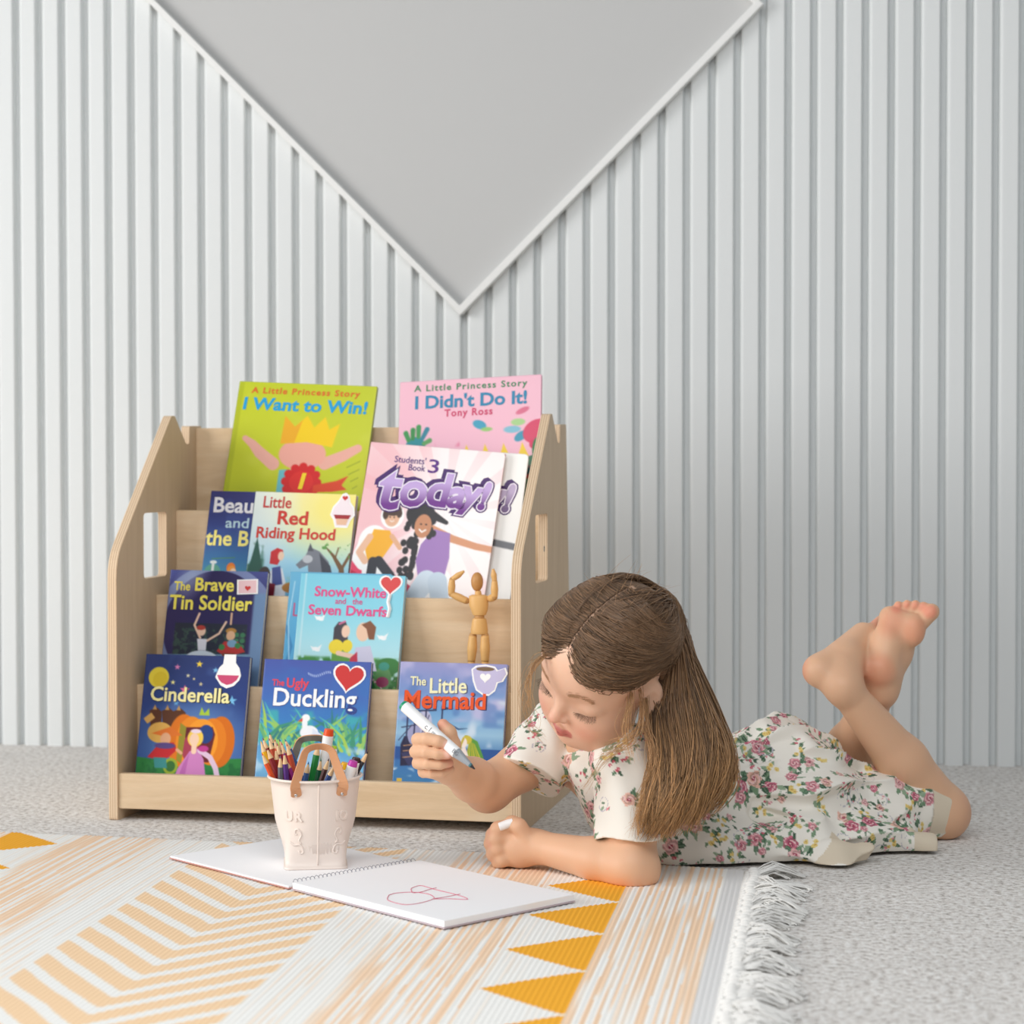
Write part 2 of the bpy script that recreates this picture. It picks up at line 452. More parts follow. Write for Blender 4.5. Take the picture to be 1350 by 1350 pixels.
# ---------------------------------------------------------------- books
class Art:
    """paints a cover as a colour grid; u across 0..1, v down 0..H/W (units of cover width)"""
    def __init__(s, asp, n=150):
        s.nx = n; s.ny = int(round(n*asp)); s.asp = asp
        s.u, s.v = np.meshgrid(np.linspace(0, 1, s.nx), np.linspace(0, asp, s.ny))
        s.c = np.zeros((s.ny, s.nx, 3)); s.ox = 0.0; s.oy = 0.0
    def put(s, mask, col):
        mask = mask[..., None] if mask.ndim == 2 else mask
        s.c = s.c*(1-mask)+np.asarray(col, float)*mask; return s
    def grad(s, stops, v0=None, v1=None):
        v0 = 0 if v0 is None else v0; v1 = s.asp if v1 is None else v1
        t = (s.v-v0)/(v1-v0); k = len(stops)-1
        m_ = ((t >= 0) & (t <= 1)).astype(float)
        g = np.stack([np.interp(t, np.linspace(0, 1, k+1), [q[i] for q in stops]) for i in range(3)], -1)
        return s.put(m_, g)
    def soft(s, d): return np.clip(0.5-d*s.nx*0.8, 0, 1)
    def ell(s, cx, cy, rx, ry, col, rot=0, a=1.0, blur=0):
        c, n = math.cos(rot), math.sin(rot)
        cx += s.ox; cy += s.oy; x = (s.u-cx)*c+(s.v-cy)*n; y = -(s.u-cx)*n+(s.v-cy)*c
        d = (np.sqrt((x/rx)**2+(y/ry)**2)-1)*min(rx, ry)
        m_ = s.soft(d) if not blur else np.clip(0.5-d/blur, 0, 1)
        return s.put(m_*a, col)
    def poly(s, P, col, a=1.0):
        P = np.asarray(P, float)+np.array([s.ox, s.oy]); ins = np.zeros(s.u.shape, bool); dm = np.full(s.u.shape, 9.0)
        for i in range(len(P)):
            x0, y0 = P[i-1]; x1, y1 = P[i]
            cnd = ((y0 > s.v) != (y1 > s.v))
            xi = (x1-x0)*(s.v-y0)/(y1-y0+1e-12)+x0
            ins ^= cnd & (s.u < xi)
            ex, ey = x1-x0, y1-y0; t = np.clip(((s.u-x0)*ex+(s.v-y0)*ey)/(ex*ex+ey*ey+1e-12), 0, 1)
            dm = np.minimum(dm, np.hypot(s.u-x0-t*ex, s.v-y0-t*ey))
        return s.put(s.soft(np.where(ins, -dm, dm))*a, col)
    def line(s, P, w, col, a=1.0):
        P = np.asarray(P, float)+np.array([s.ox, s.oy]); w = np.full(len(P), w) if np.isscalar(w) else np.asarray(w, float)
        m_ = np.zeros(s.u.shape)
        for i in range(len(P)-1):
            (x0, y0), (x1, y1) = P[i], P[i+1]; ex, ey = x1-x0, y1-y0
            t = np.clip(((s.u-x0)*ex+(s.v-y0)*ey)/(ex*ex+ey*ey+1e-12), 0, 1)
            m_ = np.maximum(m_, s.soft(np.hypot(s.u-x0-t*ex, s.v-y0-t*ey)-(w[i]+(w[i+1]-w[i])*t)/2))
        return s.put(m_*a, col)
    def noise(s, sc, col, lo=0.5, hi=0.8, a=1.0, seed=0, v0=-1, v1=99, u0=-1, u1=9, sx=1.0):
        n = 0.6*vnoise(s.u*sc*sx, s.v*sc, seed)+0.4*vnoise(s.u*sc*2.1*sx, s.v*sc*2.1, seed+7)
        m_ = sstep(lo, hi, n)*sstep(v0-.02, v0+.02, s.v)*(1-sstep(v1-.02, v1+.02, s.v))*sstep(u0-.02, u0+.02, s.u)*(1-sstep(u1-.02, u1+.02, s.u))
        return s.put(m_*a, col)
    def star(s, cx, cy, r, col, rot=0):
        P = [(cx+(r if k % 2 == 0 else r*.42)*math.sin(rot+k*PI/5), cy-(r if k % 2 == 0 else r*.42)*math.cos(rot+k*PI/5)) for k in range(10)]
        return s.poly(P, col)
    def figure(s, x, y, h, skin, hair, top, low, lean=0, long=False, skirt=False):
        """small plain faceless figure; (x,y) feet, h height"""
        L = lambda a, b: (x+a*h+lean*b*h, y-b*h)
        if skirt: s.poly([L(-.07, .5), L(.07, .5), L(.22, 0), L(-.22, 0)], low)
        else:
            s.line([L(0, .5), L(-.09, .02)], .1*h, low); s.line([L(0, .5), L(.1, .02)], .1*h, low)
        if long: s.ell(*L(.02, .78), .12*h, .2*h, hair)
        s.poly([L(-.1, .78), L(.1, .78), L(.07, .48), L(-.07, .48)], top)
        s.ell(*L(0, .88), .075*h, .095*h, skin); s.ell(*L(0.01, .935), .085*h, .065*h, hair)
        return s

FONT = None
def grad_ink(c):
    """two-tone printed letter: the print runs from one ink at the foot to another at the head"""
    nm = 'ink_blend_%02x_%02x' % (c[0][0], c[1][0])
    if nm in _mats: return _mats[nm]
    M = mat(nm, c[0], .35); nt = M.node_tree
    tc = nt.nodes.new('ShaderNodeTexCoord'); sp = nt.nodes.new('ShaderNodeSeparateXYZ'); r_ = nt.nodes.new('ShaderNodeValToRGB')
    e = r_.color_ramp.elements; e[0].position = .12; e[0].color = (*lin(c[0]), 1); e[1].position = .75; e[1].color = (*lin(c[1]), 1)
    nt.links.new(tc.outputs['Generated'], sp.inputs[0]); nt.links.new(sp.outputs['Y'], r_.inputs['Fac']); nt.links.new(r_.outputs['Color'], nt.nodes['Principled BSDF'].inputs['Base Color'])
    return M
def text(parent, s, x, z, size, rgb, name='title_lettering', y=-0.0004, bold=0.0, align='CENTER', shear=0.0, rot=0.0, space=1.0, ext=0.00008, sx=1.0, rough=0.35, fit=0.0):
    cu = bpy.data.curves.new(name, 'FONT'); cu.body = s; cu.size = size
    cu.align_x = align; cu.align_y = 'BOTTOM_BASELINE'
    cu.offset = bold; cu.shear = shear; cu.extrude = ext; cu.space_character = space; cu.resolution_u = 3
    cu.materials.append(grad_ink(rgb) if isinstance(rgb[0], tuple) else mat('ink_%02x%02x%02x' % tuple(rgb), rgb, rough))
    o = bpy.data.objects.new(name, cu); COL.objects.link(o); o.parent = parent
    if fit: o['fit'] = fit
    o.matrix_basis = Matrix.Translation((x, y, z)) @ Matrix.Rotation(-rot, 4, 'Y') @ Matrix.Rotation(PI/2, 4, 'X') @ Matrix.Diagonal((sx, 1, 1, 1))
    return o

def pxl(q):
    d = np.array(q)-CPOS; Z = d@C_F; return np.array([CF*(d@_R2)/Z, -CF*(d@_U2)/Z])
BOOKS = {}
def book(key, tier, TL, TR, thick, label, group, off=0.0, art=None, edge=(235, 235, 232), hgt=None, spine=(60, 70, 130), corner=0.0, n=150, dx=0.0, pages=(240, 238, 232)):
    p0, up, lean = tier_plane(tier, off)
    a = on_plane(*TL, p0, up); b = on_plane(*TR, p0, up)
    w = float(np.linalg.norm(b-a)); rol = math.atan2(b[1]-a[1], b[0]-a[0])
    cr, sr = math.cos(rol), math.sin(rol)
    h = min(a[1]-0.002, b[1]-0.002)/cr - abs(math.sin(rol))*0.0
    # rest the lower corner on the tier shelf
    for _ in range(5):
        bl = a - h*np.array([-sr, cr]); br = bl+w*np.array([cr, sr])
        h += min(bl[1], br[1])-0.0015
    bl = a - h*np.array([-sr, cr])
    X = np.array([cr, up[1]*sr, up[2]*sr]); Z = np.array([-sr, up[1]*cr, up[2]*cr]); Yv = np.cross(Z, X)
    O = p0+np.array([bl[0], 0, 0])+up*bl[1]
    Mx = Matrix(((X[0], Yv[0], Z[0], O[0]), (X[1], Yv[1], Z[1], O[1]), (X[2], Yv[2], Z[2], O[2]), (0, 0, 0, 1)))
    r = root('picture_book', (0, 0, 0), label, 'book', group)
    r.matrix_basis = SM @ Mx
    pA = pxl(SM @ Mx @ Vector((0, 0, h))); pB = pxl(SM @ Mx @ Vector((w, 0, h))); pC = pxl(SM @ Mx @ Vector((0, 0, 0)))
    VF = (np.linalg.norm(pB-pA)/w)/(np.linalg.norm(pC-pA)/h)      # drawings were measured in units of the seen cover width
    asp = h/w
    A = Art(asp/VF, n)
    art(A)
    r['vf'] = VF
    c = 0.0009
    # cover: painted front skin over a thin board
    xs = np.linspace(0, w, A.nx); zs = np.linspace(h, 0, A.ny)
    gx, gz = np.meshgrid(xs, zs)
    gy = np.zeros_like(gx)
    if corner:
        # rounded free corners on the right side
        k = corner
        for zz, sg in ((h, -1), (0, 1)):
            dxr = np.clip(gx-(w-k), 0, None); lim = k-np.sqrt(np.clip(k*k-dxr**2, 0, None))
            if sg < 0: gz = np.minimum(gz, h-lim)
            else: gz = np.maximum(gz, lim)
    V = np.stack([gx, gy, gz], -1).reshape(-1, 3)
    i = np.arange(A.nx*A.ny).reshape(A.ny, A.nx)
    F = np.stack([i[:-1, :-1], i[1:, :-1], i[1:, 1:], i[:-1, 1:]], -1).reshape(-1, 4)
    ring = np.concatenate([i[0, :], i[1:, -1], i[-1, -2::-1], i[-2:0:-1, 0]])
    base = len(V); V2 = V[ring].copy(); V2[:, 1] = c
    k = np.arange(len(ring)); k2 = (k+1) % len(ring)
    F2 = np.stack([ring[k], ring[k2], base+k2, base+k], -1)
    colr = A.c.reshape(-1, 3); colr = np.concatenate([colr, np.tile(np.array([edge]), (len(ring), 1))])
    mesh('front_cover', np.concatenate([V, V2]), np.concatenate([F, F2]), mat('gloss_cover', (255, 255, 255), 0.28, spec=0.45, vcol=True), r, True, col=np.clip(colr, 0, 255))
    ins = 0.0012+corner*0.25
    MB().box((0.0006, c, 0.001), (w-ins, thick-c, h-0.001)).build('page_block', mat('paper_edge', pages, 0.8), r, True)
    MB().box((0, thick-c, 0), (w-(corner*0.25), thick, h)).build('back_cover', mat('back_%02x%02x%02x' % tuple(spine), spine, 0.35), r, True)
    MB().box((-0.0003, 0.0001, 0.0002), (0.0007, thick, h-0.0002)).build('spine', mat('back_%02x%02x%02x' % tuple(spine), spine, 0.35), r, True)
    BOOKS[key] = (r, w, h)
    # line-height helper: convert cover units to local metres
    def T(s, u, v, size, rgb, **k):
        for q in ('bold',):
            if q in k: k[q] = k[q]*w*(.62 if k.get('name') != 'logo_lettering' else 1.0)
        if 'fit' in k: k['fit'] = k['fit']*w
        return text(r, s, u*w, h-v*w*VF, size*w*VF, rgb, **k)
    return r, w, h, T

def sticker(r, w, h, outline, colour, name='sticker', border=0.018, inner=True, y=-0.0005):
    """die-cut paper sticker: white backing with a coloured print; outline in cover units"""
    P = np.asarray(outline, float); cen = P.mean(0)
    def pr(Q, y0, y1, nm, m_, par): 
        return MB().prism([(a*w, h-b*w*r['vf']) for a, b in Q], lambda a, b, d: (a, d, b), y0, y1).build(nm, m_, par, True)
    d = P-cen; L = np.linalg.norm(d, axis=1)[:, None]
    o = pr(P+d/L*border, y, -0.00005, name, mat('sticker_white', (250, 249, 248), 0.4), r)
    if inner: pr(P, y-0.0003, y+0.0001, 'print', mat('print_%02x%02x%02x' % tuple(colour), colour, 0.4), o)
    return o
def heart(cx, cy, s, rot=0):
    P = []
    for k in range(28):
        t = 2*PI*k/28
        x = 16*math.sin(t)**3; y = -(13*math.cos(t)-5*math.cos(2*t)-2*math.cos(3*t)-math.cos(4*t))
        P.append((cx+s*(x*math.cos(rot)-y*math.sin(rot))/32, cy+s*(x*math.sin(rot)+y*math.cos(rot))/32))
    return P
def ellp(cx, cy, rx, ry, n=24, a0=0, a1=2*PI): return [(cx+rx*math.cos(a0+(a1-a0)*k/n), cy+ry*math.sin(a0+(a1-a0)*k/n)) for k in range(n)]

G1 = 'picture books on the front facing shelf'
# --- front tier: night blue book with a pumpkin coach
def art_pumpkin(A):
    A.grad([(44, 58, 112), (40, 62, 126), (52, 84, 150), (70, 110, 170)])
    A.noise(6, (80, 110, 170), .55, .9, .3, 3)
    A.ell(.55, .80, .42, .34, (120, 165, 215), a=.6, blur=.3)
    A.poly([(0, 1.0), (.3, 1.03), (.7, 1.0), (1, .98), (1, 1.4), (0, 1.4)], (46, 128, 62))
    A.noise(22, (26, 96, 50), .5, .8, .6, 5, v0=1.02)
    A.ell(.14, .225, .098, .10, (226, 205, 62)); A.ell(.155, .245, .07, .075, (212, 184, 40), a=.6)
    for x, y, r, c in ((.52, .085, .035, (250, 215, 70)), (.31, .12, .03, (220, 130, 180)), (.68, .14, .03, (130, 190, 230)), (.42, .2, .02, (250, 240, 190)), (.28, .27, .025, (245, 235, 150)), (.55, .28, .02, (240, 220, 160)), (.48, .23, .015, (240, 220, 160)), (.40, .34, .05, (225, 110, 150)), (.86, .43, .05, (120, 190, 230)), (.33, .47, .03, (110, 170, 220))): A.star(x, y, r, c)
    for x in (.13, .25, .36):     # horses
        A.poly([(x-.05, .55), (x+.02, .52), (x+.07, .56), (x+.08, .75), (x-.02, .75)], (92, 52, 30)); A.poly([(x-.02, .54), (x, .49), (x+.02, .54)], (196, 150, 88))
    A.poly([(.03, .63), (.1, .57), (.14, .62), (.07, .68)], (214, 166, 92))
    A.ell(.2, .76, .12, .1, (222, 172, 84))
    for k, (cx, rx) in enumerate(((.42, .14), (.78, .14), (.5, .14), (.7, .14), (.6, .16))):
        A.ell(cx, .83, rx, .255-.01*k, ((222, 118, 24), (214, 110, 20), (236, 140, 34), (228, 128, 28), (244, 156, 44))[k])
    A.poly([(.56, .58), (.58, .50), (.61, .56), (.65, .51), (.66, .58)], (170, 200, 60))
    A.poly([(.44, .70), (.70, .69), (.73, .76), (.69, 1.03), (.46, 1.03)], (104, 34, 40)); A.ell(.64, .76, .07, .09, (36, 66, 130))
    A.ell(.5, .9, .08, .12, (168, 62, 82))
    A.poly([(.39, .66), (.45, .70), (.43, 1.05), (.38, 1.02)], (150, 140, 44))
    A.ell(.33, 1.08, .07, .08, (150, 170, 50)); A.ell(.33, 1.08, .045, .052, (56, 110, 50))
    A.poly([(.12, .77), (.30, .70), (.42, .78), (.26, .80)], (222, 116, 40))            # coachman in a wide hat
    A.ell(.26, .82, .05, .06, (226, 170, 130)); A.poly([(.1, 1.0), (.2, .87), (.34, .85), (.38, .92), (.3, 1.0), (.2, 1.02)], (196, 38, 44)); A.ell(.26, .885, .1, .03, (90, 70, 130))
    A.poly([(.16, 1.0), (.28, 1.0), (.3, 1.1), (.18, 1.1)], (60, 140, 140)); A.line([(.38, .92), (.42, .95)], .03, (226, 170, 130))
    A.poly([(.50, .93), (.58, .90), (.64, 1.0), (.70, 1.3), (.34, 1.3), (.40, 1.10)], (206, 130, 190)); A.poly([(.45, 1.05), (.5, .95), (.46, 1.3), (.38, 1.3)], (186, 104, 172))
    A.ell(.545, .80, .075, .085, (244, 204, 84)); A.ell(.535, .815, .045, .06, (246, 208, 180)); A.line([(.54, .87), (.54, .93)], .05, (246, 208, 180)); A.ell(.545, .735, .05, .02, (236, 214, 232))
    A.line([(.60, .92), (.70, .98), (.76, 1.08), (.80, 1.22)], .05, (226, 196, 220)); A.ell(.63, .9, .05, .03, (190, 60, 140))
book_pumpkin = book('pumpkin', 0, (193.5, 862), (330, 866), 0.011, 'night blue picture book with an orange pumpkin coach, front tier left', G1, art=art_pumpkin, spine=(36, 46, 96))
r, w, h, T = book_pumpkin
T('Cinderella', .465, .458, .196, (26, 34, 60), bold=.007, y=-.0002, fit=.775)
T('Cinderella', .458, .452, .196, (246, 236, 168), bold=.006, y=-.0005, fit=.76)
s_ = sticker(r, w, h, [(.70, .20), (.73, .12), (.76, .09), (.76, .0), (.86, .0), (.86, .08), (.89, .12), (.91, .18), (.90, .22), (.86, .27), (.80, .295), (.75, .27)], (250, 246, 248), inner=False)
MB().prism([(a*w, h-b*w*r['vf']) for a, b in [(.70, .185), (.91, .185), (.89, .23), (.85, .265), (.80, .28), (.75, .26), (.72, .23)]], lambda a, b, d: (a, d, b), -.0008, -.0004).build('print', mat('print_pink', (206, 70, 112), .4), s_, True)

# --- front tier: blue book with reeds and a white bird
def art_pond(A):
    A.grad([(76, 92, 168), (70, 110, 186), (64, 140, 200), (120, 180, 220), (110, 170, 214)])
    A.noise(5, (60, 120, 190), .5, .8, .5, 11, v1=.7)
    A.noise(7, (70, 180, 180), .5, .75, .8, 4, v0=.48, v1=.83)
    A.oy = -.12
    rng = np.random.RandomState(5)
    for k in range(90):
        x = rng.choice([rng.uniform(.02, .55), rng.uniform(.62, 1.0)]); y = rng.uniform(.8, 1.0); L_ = rng.uniform(.12, .34); an = rng.uniform(-.9, .9)
        c = [(70, 150, 120), (110, 180, 120), (150, 200, 110), (60, 130, 130), (90, 190, 180), (170, 205, 90)][k % 6]
        A.line([(x, y), (x+math.sin(an)*L_*.5, y-math.cos(an)*L_*.5), (x+math.sin(an*1.7)*L_, y-math.cos(an*1.2)*L_)], [.03, .028, .004], c)
    A.noise(9, (190, 220, 240), .5, .8, .8, 8, v0=.8)
    A.ell(.45, 1.02, .22, .08, (170, 205, 235), a=.7)
    A.ell(.47, .80, .085, .065, (244, 246, 250)); A.line([(.43, .78), (.42, .68)], .05, (246, 248, 250)); A.ell(.43, .665, .038, .035, (248, 250, 250))
    A.poly([(.40, .665), (.36, .70), (.40, .70)], (222, 70, 60)); A.poly([(.5, .76), (.6, .82), (.5, .85)], (225, 232, 245))
    A.oy = 0
    for k in range(12):
        t = k/11; A.line([(.42+.2*t, .12+.02*math.sin(5*t)), (.425+.2*t, .135+.02*math.sin(5*t))], .008, (190, 205, 240))
r, w, h, T = book('pond', 0, (349.5, 868.5), (490, 873), 0.010, 'blue picture book with a white bird among reeds, front tier middle', G1, art=art_pond, spine=(60, 70, 140))
T('The', .145, .25, .085, (226, 74, 92), bold=.003, fit=.115); T('Ugly', .33, .262, .125, (226, 74, 92), bold=.005, fit=.21)
T('Duckling', .505, .44, .235, (50, 70, 140), bold=.009, y=-.0002, fit=.79); T('Duckling', .50, .435, .235, (250, 250, 250), bold=.007, y=-.0005, fit=.775)
hp = heart(.80, .145, .27, .12)
sticker(r, w, h, hp, (206, 52, 50), border=.02)

# --- front tier: sea book
def art_sea(A):
    A.grad([(150, 150, 200), (128, 150, 204), (110, 160, 208), (150, 190, 218), (60, 110, 170), (70, 130, 180), (120, 165, 200)])
    A.noise(5, (190, 186, 222), .45, .8, .9, 21, v1=.55); A.noise(6, (208, 222, 236), .5, .8, .9, 25, v0=.35, v1=.78, u0=.45)
    A.noise(7, (84, 120, 180), .5, .85, .6, 28, v1=.6)
    A.put(sstep(.795, .80, A.v)*(1-sstep(.90, .93, A.v)), (44, 84, 150)); A.noise(4, (230, 240, 248), .62, .72, .8, 31, v0=.83, v1=.9, u0=.5, sx=.4)
    A.noise(9, (84, 150, 180), .45, .75, .8, 35, v0=.93, v1=1.3); A.noise(12, (226, 238, 244), .5, .7, .9, 36, v0=1.0)
    dk = (50, 52, 84)
    A.poly([(.05, .78), (.08, .70), (.15, .70), (.17, .78), (.16, .97), (.06, .98)], (44, 42, 70)); A.poly([(.06, .86), (.24, .82), (.24, .92), (.14, .98)], (60, 60, 96))
    A.ell(.26, .58, .07, .13, (186, 186, 214)); A.ell(.17, .68, .06, .1, (160, 160, 196))
    for x, y0, y1 in ((.10, .48, .75), (.17, .5, .8), (.27, .32, .7), (.42, .40, .62)): A.line([(x, y0), (x, y1)], .014, dk)
    A.line([(.20, .46), (.36, .45)], .014, dk); A.line([(.05, .62), (.24, .58)], .01, dk); A.line([(.03, .74), (.14, .6)], .008, dk); A.line([(.2, .8), (.3, .5)], .008, dk)
    A.poly([(.41, .41), (.52, .43), (.41, .45)], dk); A.line([(.44, .55), (.58, .62), (.66, .61)], [.02, .016, .004], (60, 90, 130))
    for y in (.79, .84, .90): A.line([(.08, y), (.22, y-.02)], .008, (200, 150, 110))
    # figure with long hair
    for k in range(12):
        q = k/11; A.line([(.655, .69), (.70+.05*q, .74), (.68+.13*q, .87), (.68+.17*q, 1.0)], [.03, .035, .028, .012], [(196, 176, 50), (120, 160, 50), (214, 190, 60), (90, 150, 60)][k % 4])
    A.ell(.665, .715, .045, .04, (204, 184, 60))
    A.poly([(.60, .80), (.655, .785), (.685, .86), (.67, 1.0), (.60, 1.0), (.605, .88)], (238, 222, 214)); A.ell(.635, .745, .032, .048, (242, 226, 216))
    A.line([(.632, .705), (.612, .76), (.60, .86), (.585, .97)], [.02, .02, .018, .008], (190, 170, 60))
    A.put(sstep(1.09, 1.095, A.v)*(A.v < 1.14)*(A.u > .035)*(A.u < .085)*1.0, (222, 186, 70))
r, w, h, T = book('sea', 0, (528.5, 872), (669.5, 876), 0.010, 'grey blue picture book with a sailing ship at sea, front tier right end', G1, art=art_sea, spine=(110, 120, 170))
T('The', .18, .222, .118, (60, 64, 110), bold=.004, y=-.0002, fit=.155); T('The', .177, .22, .118, (244, 240, 196), bold=.003, y=-.0005, fit=.15)
T('Little', .468, .288, .20, (60, 64, 110), bold=.008, y=-.0002, rot=.03, fit=.355); T('Little', .463, .284, .20, (244, 240, 196), bold=.006, y=-.0005, rot=.03, fit=.345)
T('Mermaid', .443, .434, .232, (50, 50, 90), bold=.012, y=-.0002, rot=.01, fit=.775); T('Mermaid', .438, .429, .232, (232, 86, 28), bold=.009, y=-.0005, rot=.01, fit=.76)
cup = [(.68, .06), (.72, .03), (.80, .022), (.88, .04), (.90, .07), (.97, .04), (.99, .09), (.95, .16), (.905, .17), (.89, .24), (.84, .285), (.79, .28), (.73, .24), (.70, .16)]
s_ = sticker(r, w, h, cup, (196, 190, 224), border=.016)
MB().prism([(a*w, h-b*w*r['vf']) for a, b in ellp(.795, .05, .085, .02)], lambda a, b, d: (a, d, b), -.0011, -.0007).build('print', mat('print_coffee', (120, 96, 70), .4), s_, True)
MB().prism([(a*w, h-b*w*r['vf']) for a, b in heart(.80, .13, .10)], lambda a, b, d: (a, d, b), -.0011, -.0007).build('print', mat('sticker_white', (250, 249, 248), .4), s_, True)

# --- second tier: deep blue book under stage light, and the twin behind it
def art_stage(A):
    A.grad([(70, 78, 140), (44, 40, 96), (40, 40, 92), (60, 74, 120), (90, 120, 160)])
    A.ell(.5, .55, .62, .62, (150, 168, 204), a=.65); A.ell(.5, .58, .52, .58, (42, 34, 86))
    A.ell(.22, .1, .1, .2, (176, 190, 220), a=.55, rot=.5, blur=.15)
    A.poly([(.1, .55), (.84, .55), (.84, 1.0), (.1, 1.0)], (34, 40, 58)); A.noise(26, (60, 90, 76), .5, .7, .7, 44, v0=.6, v1=.9, u0=.1, u1=.84)
    A.poly([(.0, .88), (1, .85), (1, 1.4), (0, 1.4)], (110, 146, 176)); A.put(sstep(.86, .9, A.u)*sstep(.2, .25, A.v), (110, 140, 178))
    for yy in (.66, .72, .78):
        for xx in (.74, .80): A.ell(xx, yy, .025, .025, (60, 120, 84))
    A.oy = -.05
    A.line([(.37, .75), (.30, .62), (.34, .50)], .022, (236, 200, 176)); A.line([(.44, .78), (.56, .70), (.62, .58)], .022, (236, 200, 176))
    A.ell(.38, .68, .04, .05, (236, 200, 176)); A.ell(.37, .645, .045, .025, (176, 60, 50)); A.poly([(.34, .76), (.44, .76), (.44, .88), (.36, .88)], (226, 226, 236)); A.ell(.40, .96, .16, .08, (214, 226, 238))
    A.line([(.67, .60), (.67, .49)], .02, (220, 180, 150)); A.ell(.68, .67, .055, .03, (180, 130, 60)); A.ell(.68, .72, .045, .05, (220, 176, 140))
    A.poly([(.55, .88), (.62, .78), (.76, .78), (.84, .88), (.72, .92), (.62, .92)], (186, 48, 46)); A.ell(.70, .80, .05, .04, (120, 160, 190)); A.ell(.6, .84, .03, .03, (60, 130, 70)); A.ell(.76, .82, .03, .03, (60, 130, 70)); A.poly([(.61, .9), (.74, .9), (.72, 1.0), (.62, 1.0)], (120, 60, 40))
r, w, h, T = book('stage', 1, (225.5, 751), (353.5, 754), 0.011, 'dark navy picture book with a dancer and soldier, second tier left', G1, art=art_stage, spine=(46, 60, 110), pages=(214, 218, 224))
T('The', .135, .212, .13, (236, 222, 92), bold=.004, fit=.167); T('Brave', .468, .21, .19, (240, 226, 96), bold=.007, fit=.40)
T('Tin Soldier', .45, .413, .21, (30, 26, 60), bold=.009, y=-.0002, fit=.86); T('Tin Soldier', .445, .408, .21, (240, 226, 96), bold=.007, y=-.0005, fit=.85)
s_ = sticker(r, w, h, [(.71, .10), (.89, .09), (.90, .22), (.72, .23)], (238, 200, 204), border=.02)
MB().prism([(a*w, h-b*w*r['vf']) for a, b in heart(.81, .175, .06)], lambda a, b, d: (a, d, b), -.0011, -.0007).build('print', mat('print_red', (206, 52, 50), .4), s_, True)

# --- second tier: pale blue pair
def art_meadow(A):
    A.grad([(128, 206, 228), (140, 212, 230), (176, 226, 236), (200, 232, 226), (120, 180, 110)])
    A.put(sstep(.035, .05, A.u)*(1-sstep(.05, .065, A.u))*.5, (230, 244, 248))
    A.noise(16, (60, 130, 60), .3, .6, 1, 51, v0=.80); A.noise(30, (30, 96, 44), .5, .7, .8, 52, v0=.84); A.noise(34, (220, 170, 190), .72, .8, .8, 53, v0=.86); A.noise(26, (130, 180, 80), .6, .8, .8, 54, v0=.8)
    A.ell(.14, .87, .12, .06, (70, 140, 70)); A.ell(.9, .87, .12, .08, (60, 126, 60))
    for x, y in ((.22, .435), (.21, .73), (.83, .60)): A.ell(x, y, .035, .02, (248, 250, 250), rot=.3); A.poly([(x-.01, y), (x+.05, y-.05), (x+.03, y+.01)], (240, 246, 248)); A.poly([(x-.01, y-.01), (x-.06, y-.03), (x-.03, y+.02)], (244, 248, 250))
    A.poly([(.36, .70), (.36, .52), (.40, .46), (.47, .46), (.50, .54), (.50, .72), (.42, .74)], (70, 66, 74)); A.ell(.475, .55, .04, .06, (240, 204, 180)); A.line([(.41, .48), (.46, .455)], .018, (206, 110, 150))
    A.poly([(.36, .70), (.50, .68), (.54, .92), (.36, .92)], (98, 156, 66)); A.ell(.395, .70, .07, .07, (238, 214, 60)); A.ell(.50, .69, .05, .06, (238, 214, 60))
    A.line([(.42, .76), (.58, .79), (.70, .76)], .045, (240, 204, 180))
    A.poly([(.58, .70), (.72, .68), (.80, .92), (.56, .92)], (206, 204, 226)); A.poly([(.54, .80), (.60, .74), (.62, .92), (.52, .92)], (196, 52, 76)); A.ell(.64, .55, .065, .09, (238, 200, 172)); A.poly([(.62, .48), (.70, .44), (.76, .50), (.75, .62), (.70, .62), (.67, .52)], (132, 84, 58))
    # shrub with garden flowers where a small figure sits
    A.ell(.86, .99, .08, .12, (96, 150, 90)); A.ell(.86, 1.02, .06, .05, (150, 60, 96)); A.ell(.865, .87, .05, .04, (64, 150, 130))
    A.noise(40, (236, 190, 200), .76, .84, .9, 57, v0=1.0)
book('meadow_twin', 1, (383.5, 753.5), (516, 757), 0.007, 'light blue picture book half hidden behind the pale blue couple book', G1, off=0.0105, art=lambda A: (A.grad([(110, 180, 214), (90, 170, 214), (120, 190, 220)]), A.line([(.0, .55), (.07, .75), (.03, .95)], .03, (70, 140, 190)), A.line([(.05, .1), (.02, .5), (.06, .9)], .012, (170, 214, 236)), A.line([(.065, .32), (.065, .44), (.10, .44)], .014, (206, 70, 110))), spine=(96, 160, 196))
r, w, h, T = book('meadow', 1, (397.5, 755.5), (535, 759.5), 0.010, 'pale blue picture book with a hugging couple and doves, second tier middle', G1, art=art_meadow, spine=(140, 196, 214), pages=(200, 206, 210))
T('Snow-White', .487, .217, .135, (226, 82, 142), bold=.005, fit=.685); T('and   the', .48, .287, .08, (214, 84, 142), bold=.002, fit=.26); T('Seven Dwarfs', .475, .396, .135, (226, 82, 142), bold=.005, fit=.75)
P = heart(.865, .085, .19)
s_ = sticker(r, w, h, P, (218, 76, 76), border=.018)
MB().tube([((.866)*w, -.0002, h-.18*w), (.855*w, -.0002, h-.25*w), (.875*w, -.0002, h-.31*w), (.862*w, -.0002, h-.39*w)], .018*w, 6).build('sticker', mat('sticker_white', (250, 249, 248), .4), r, True)

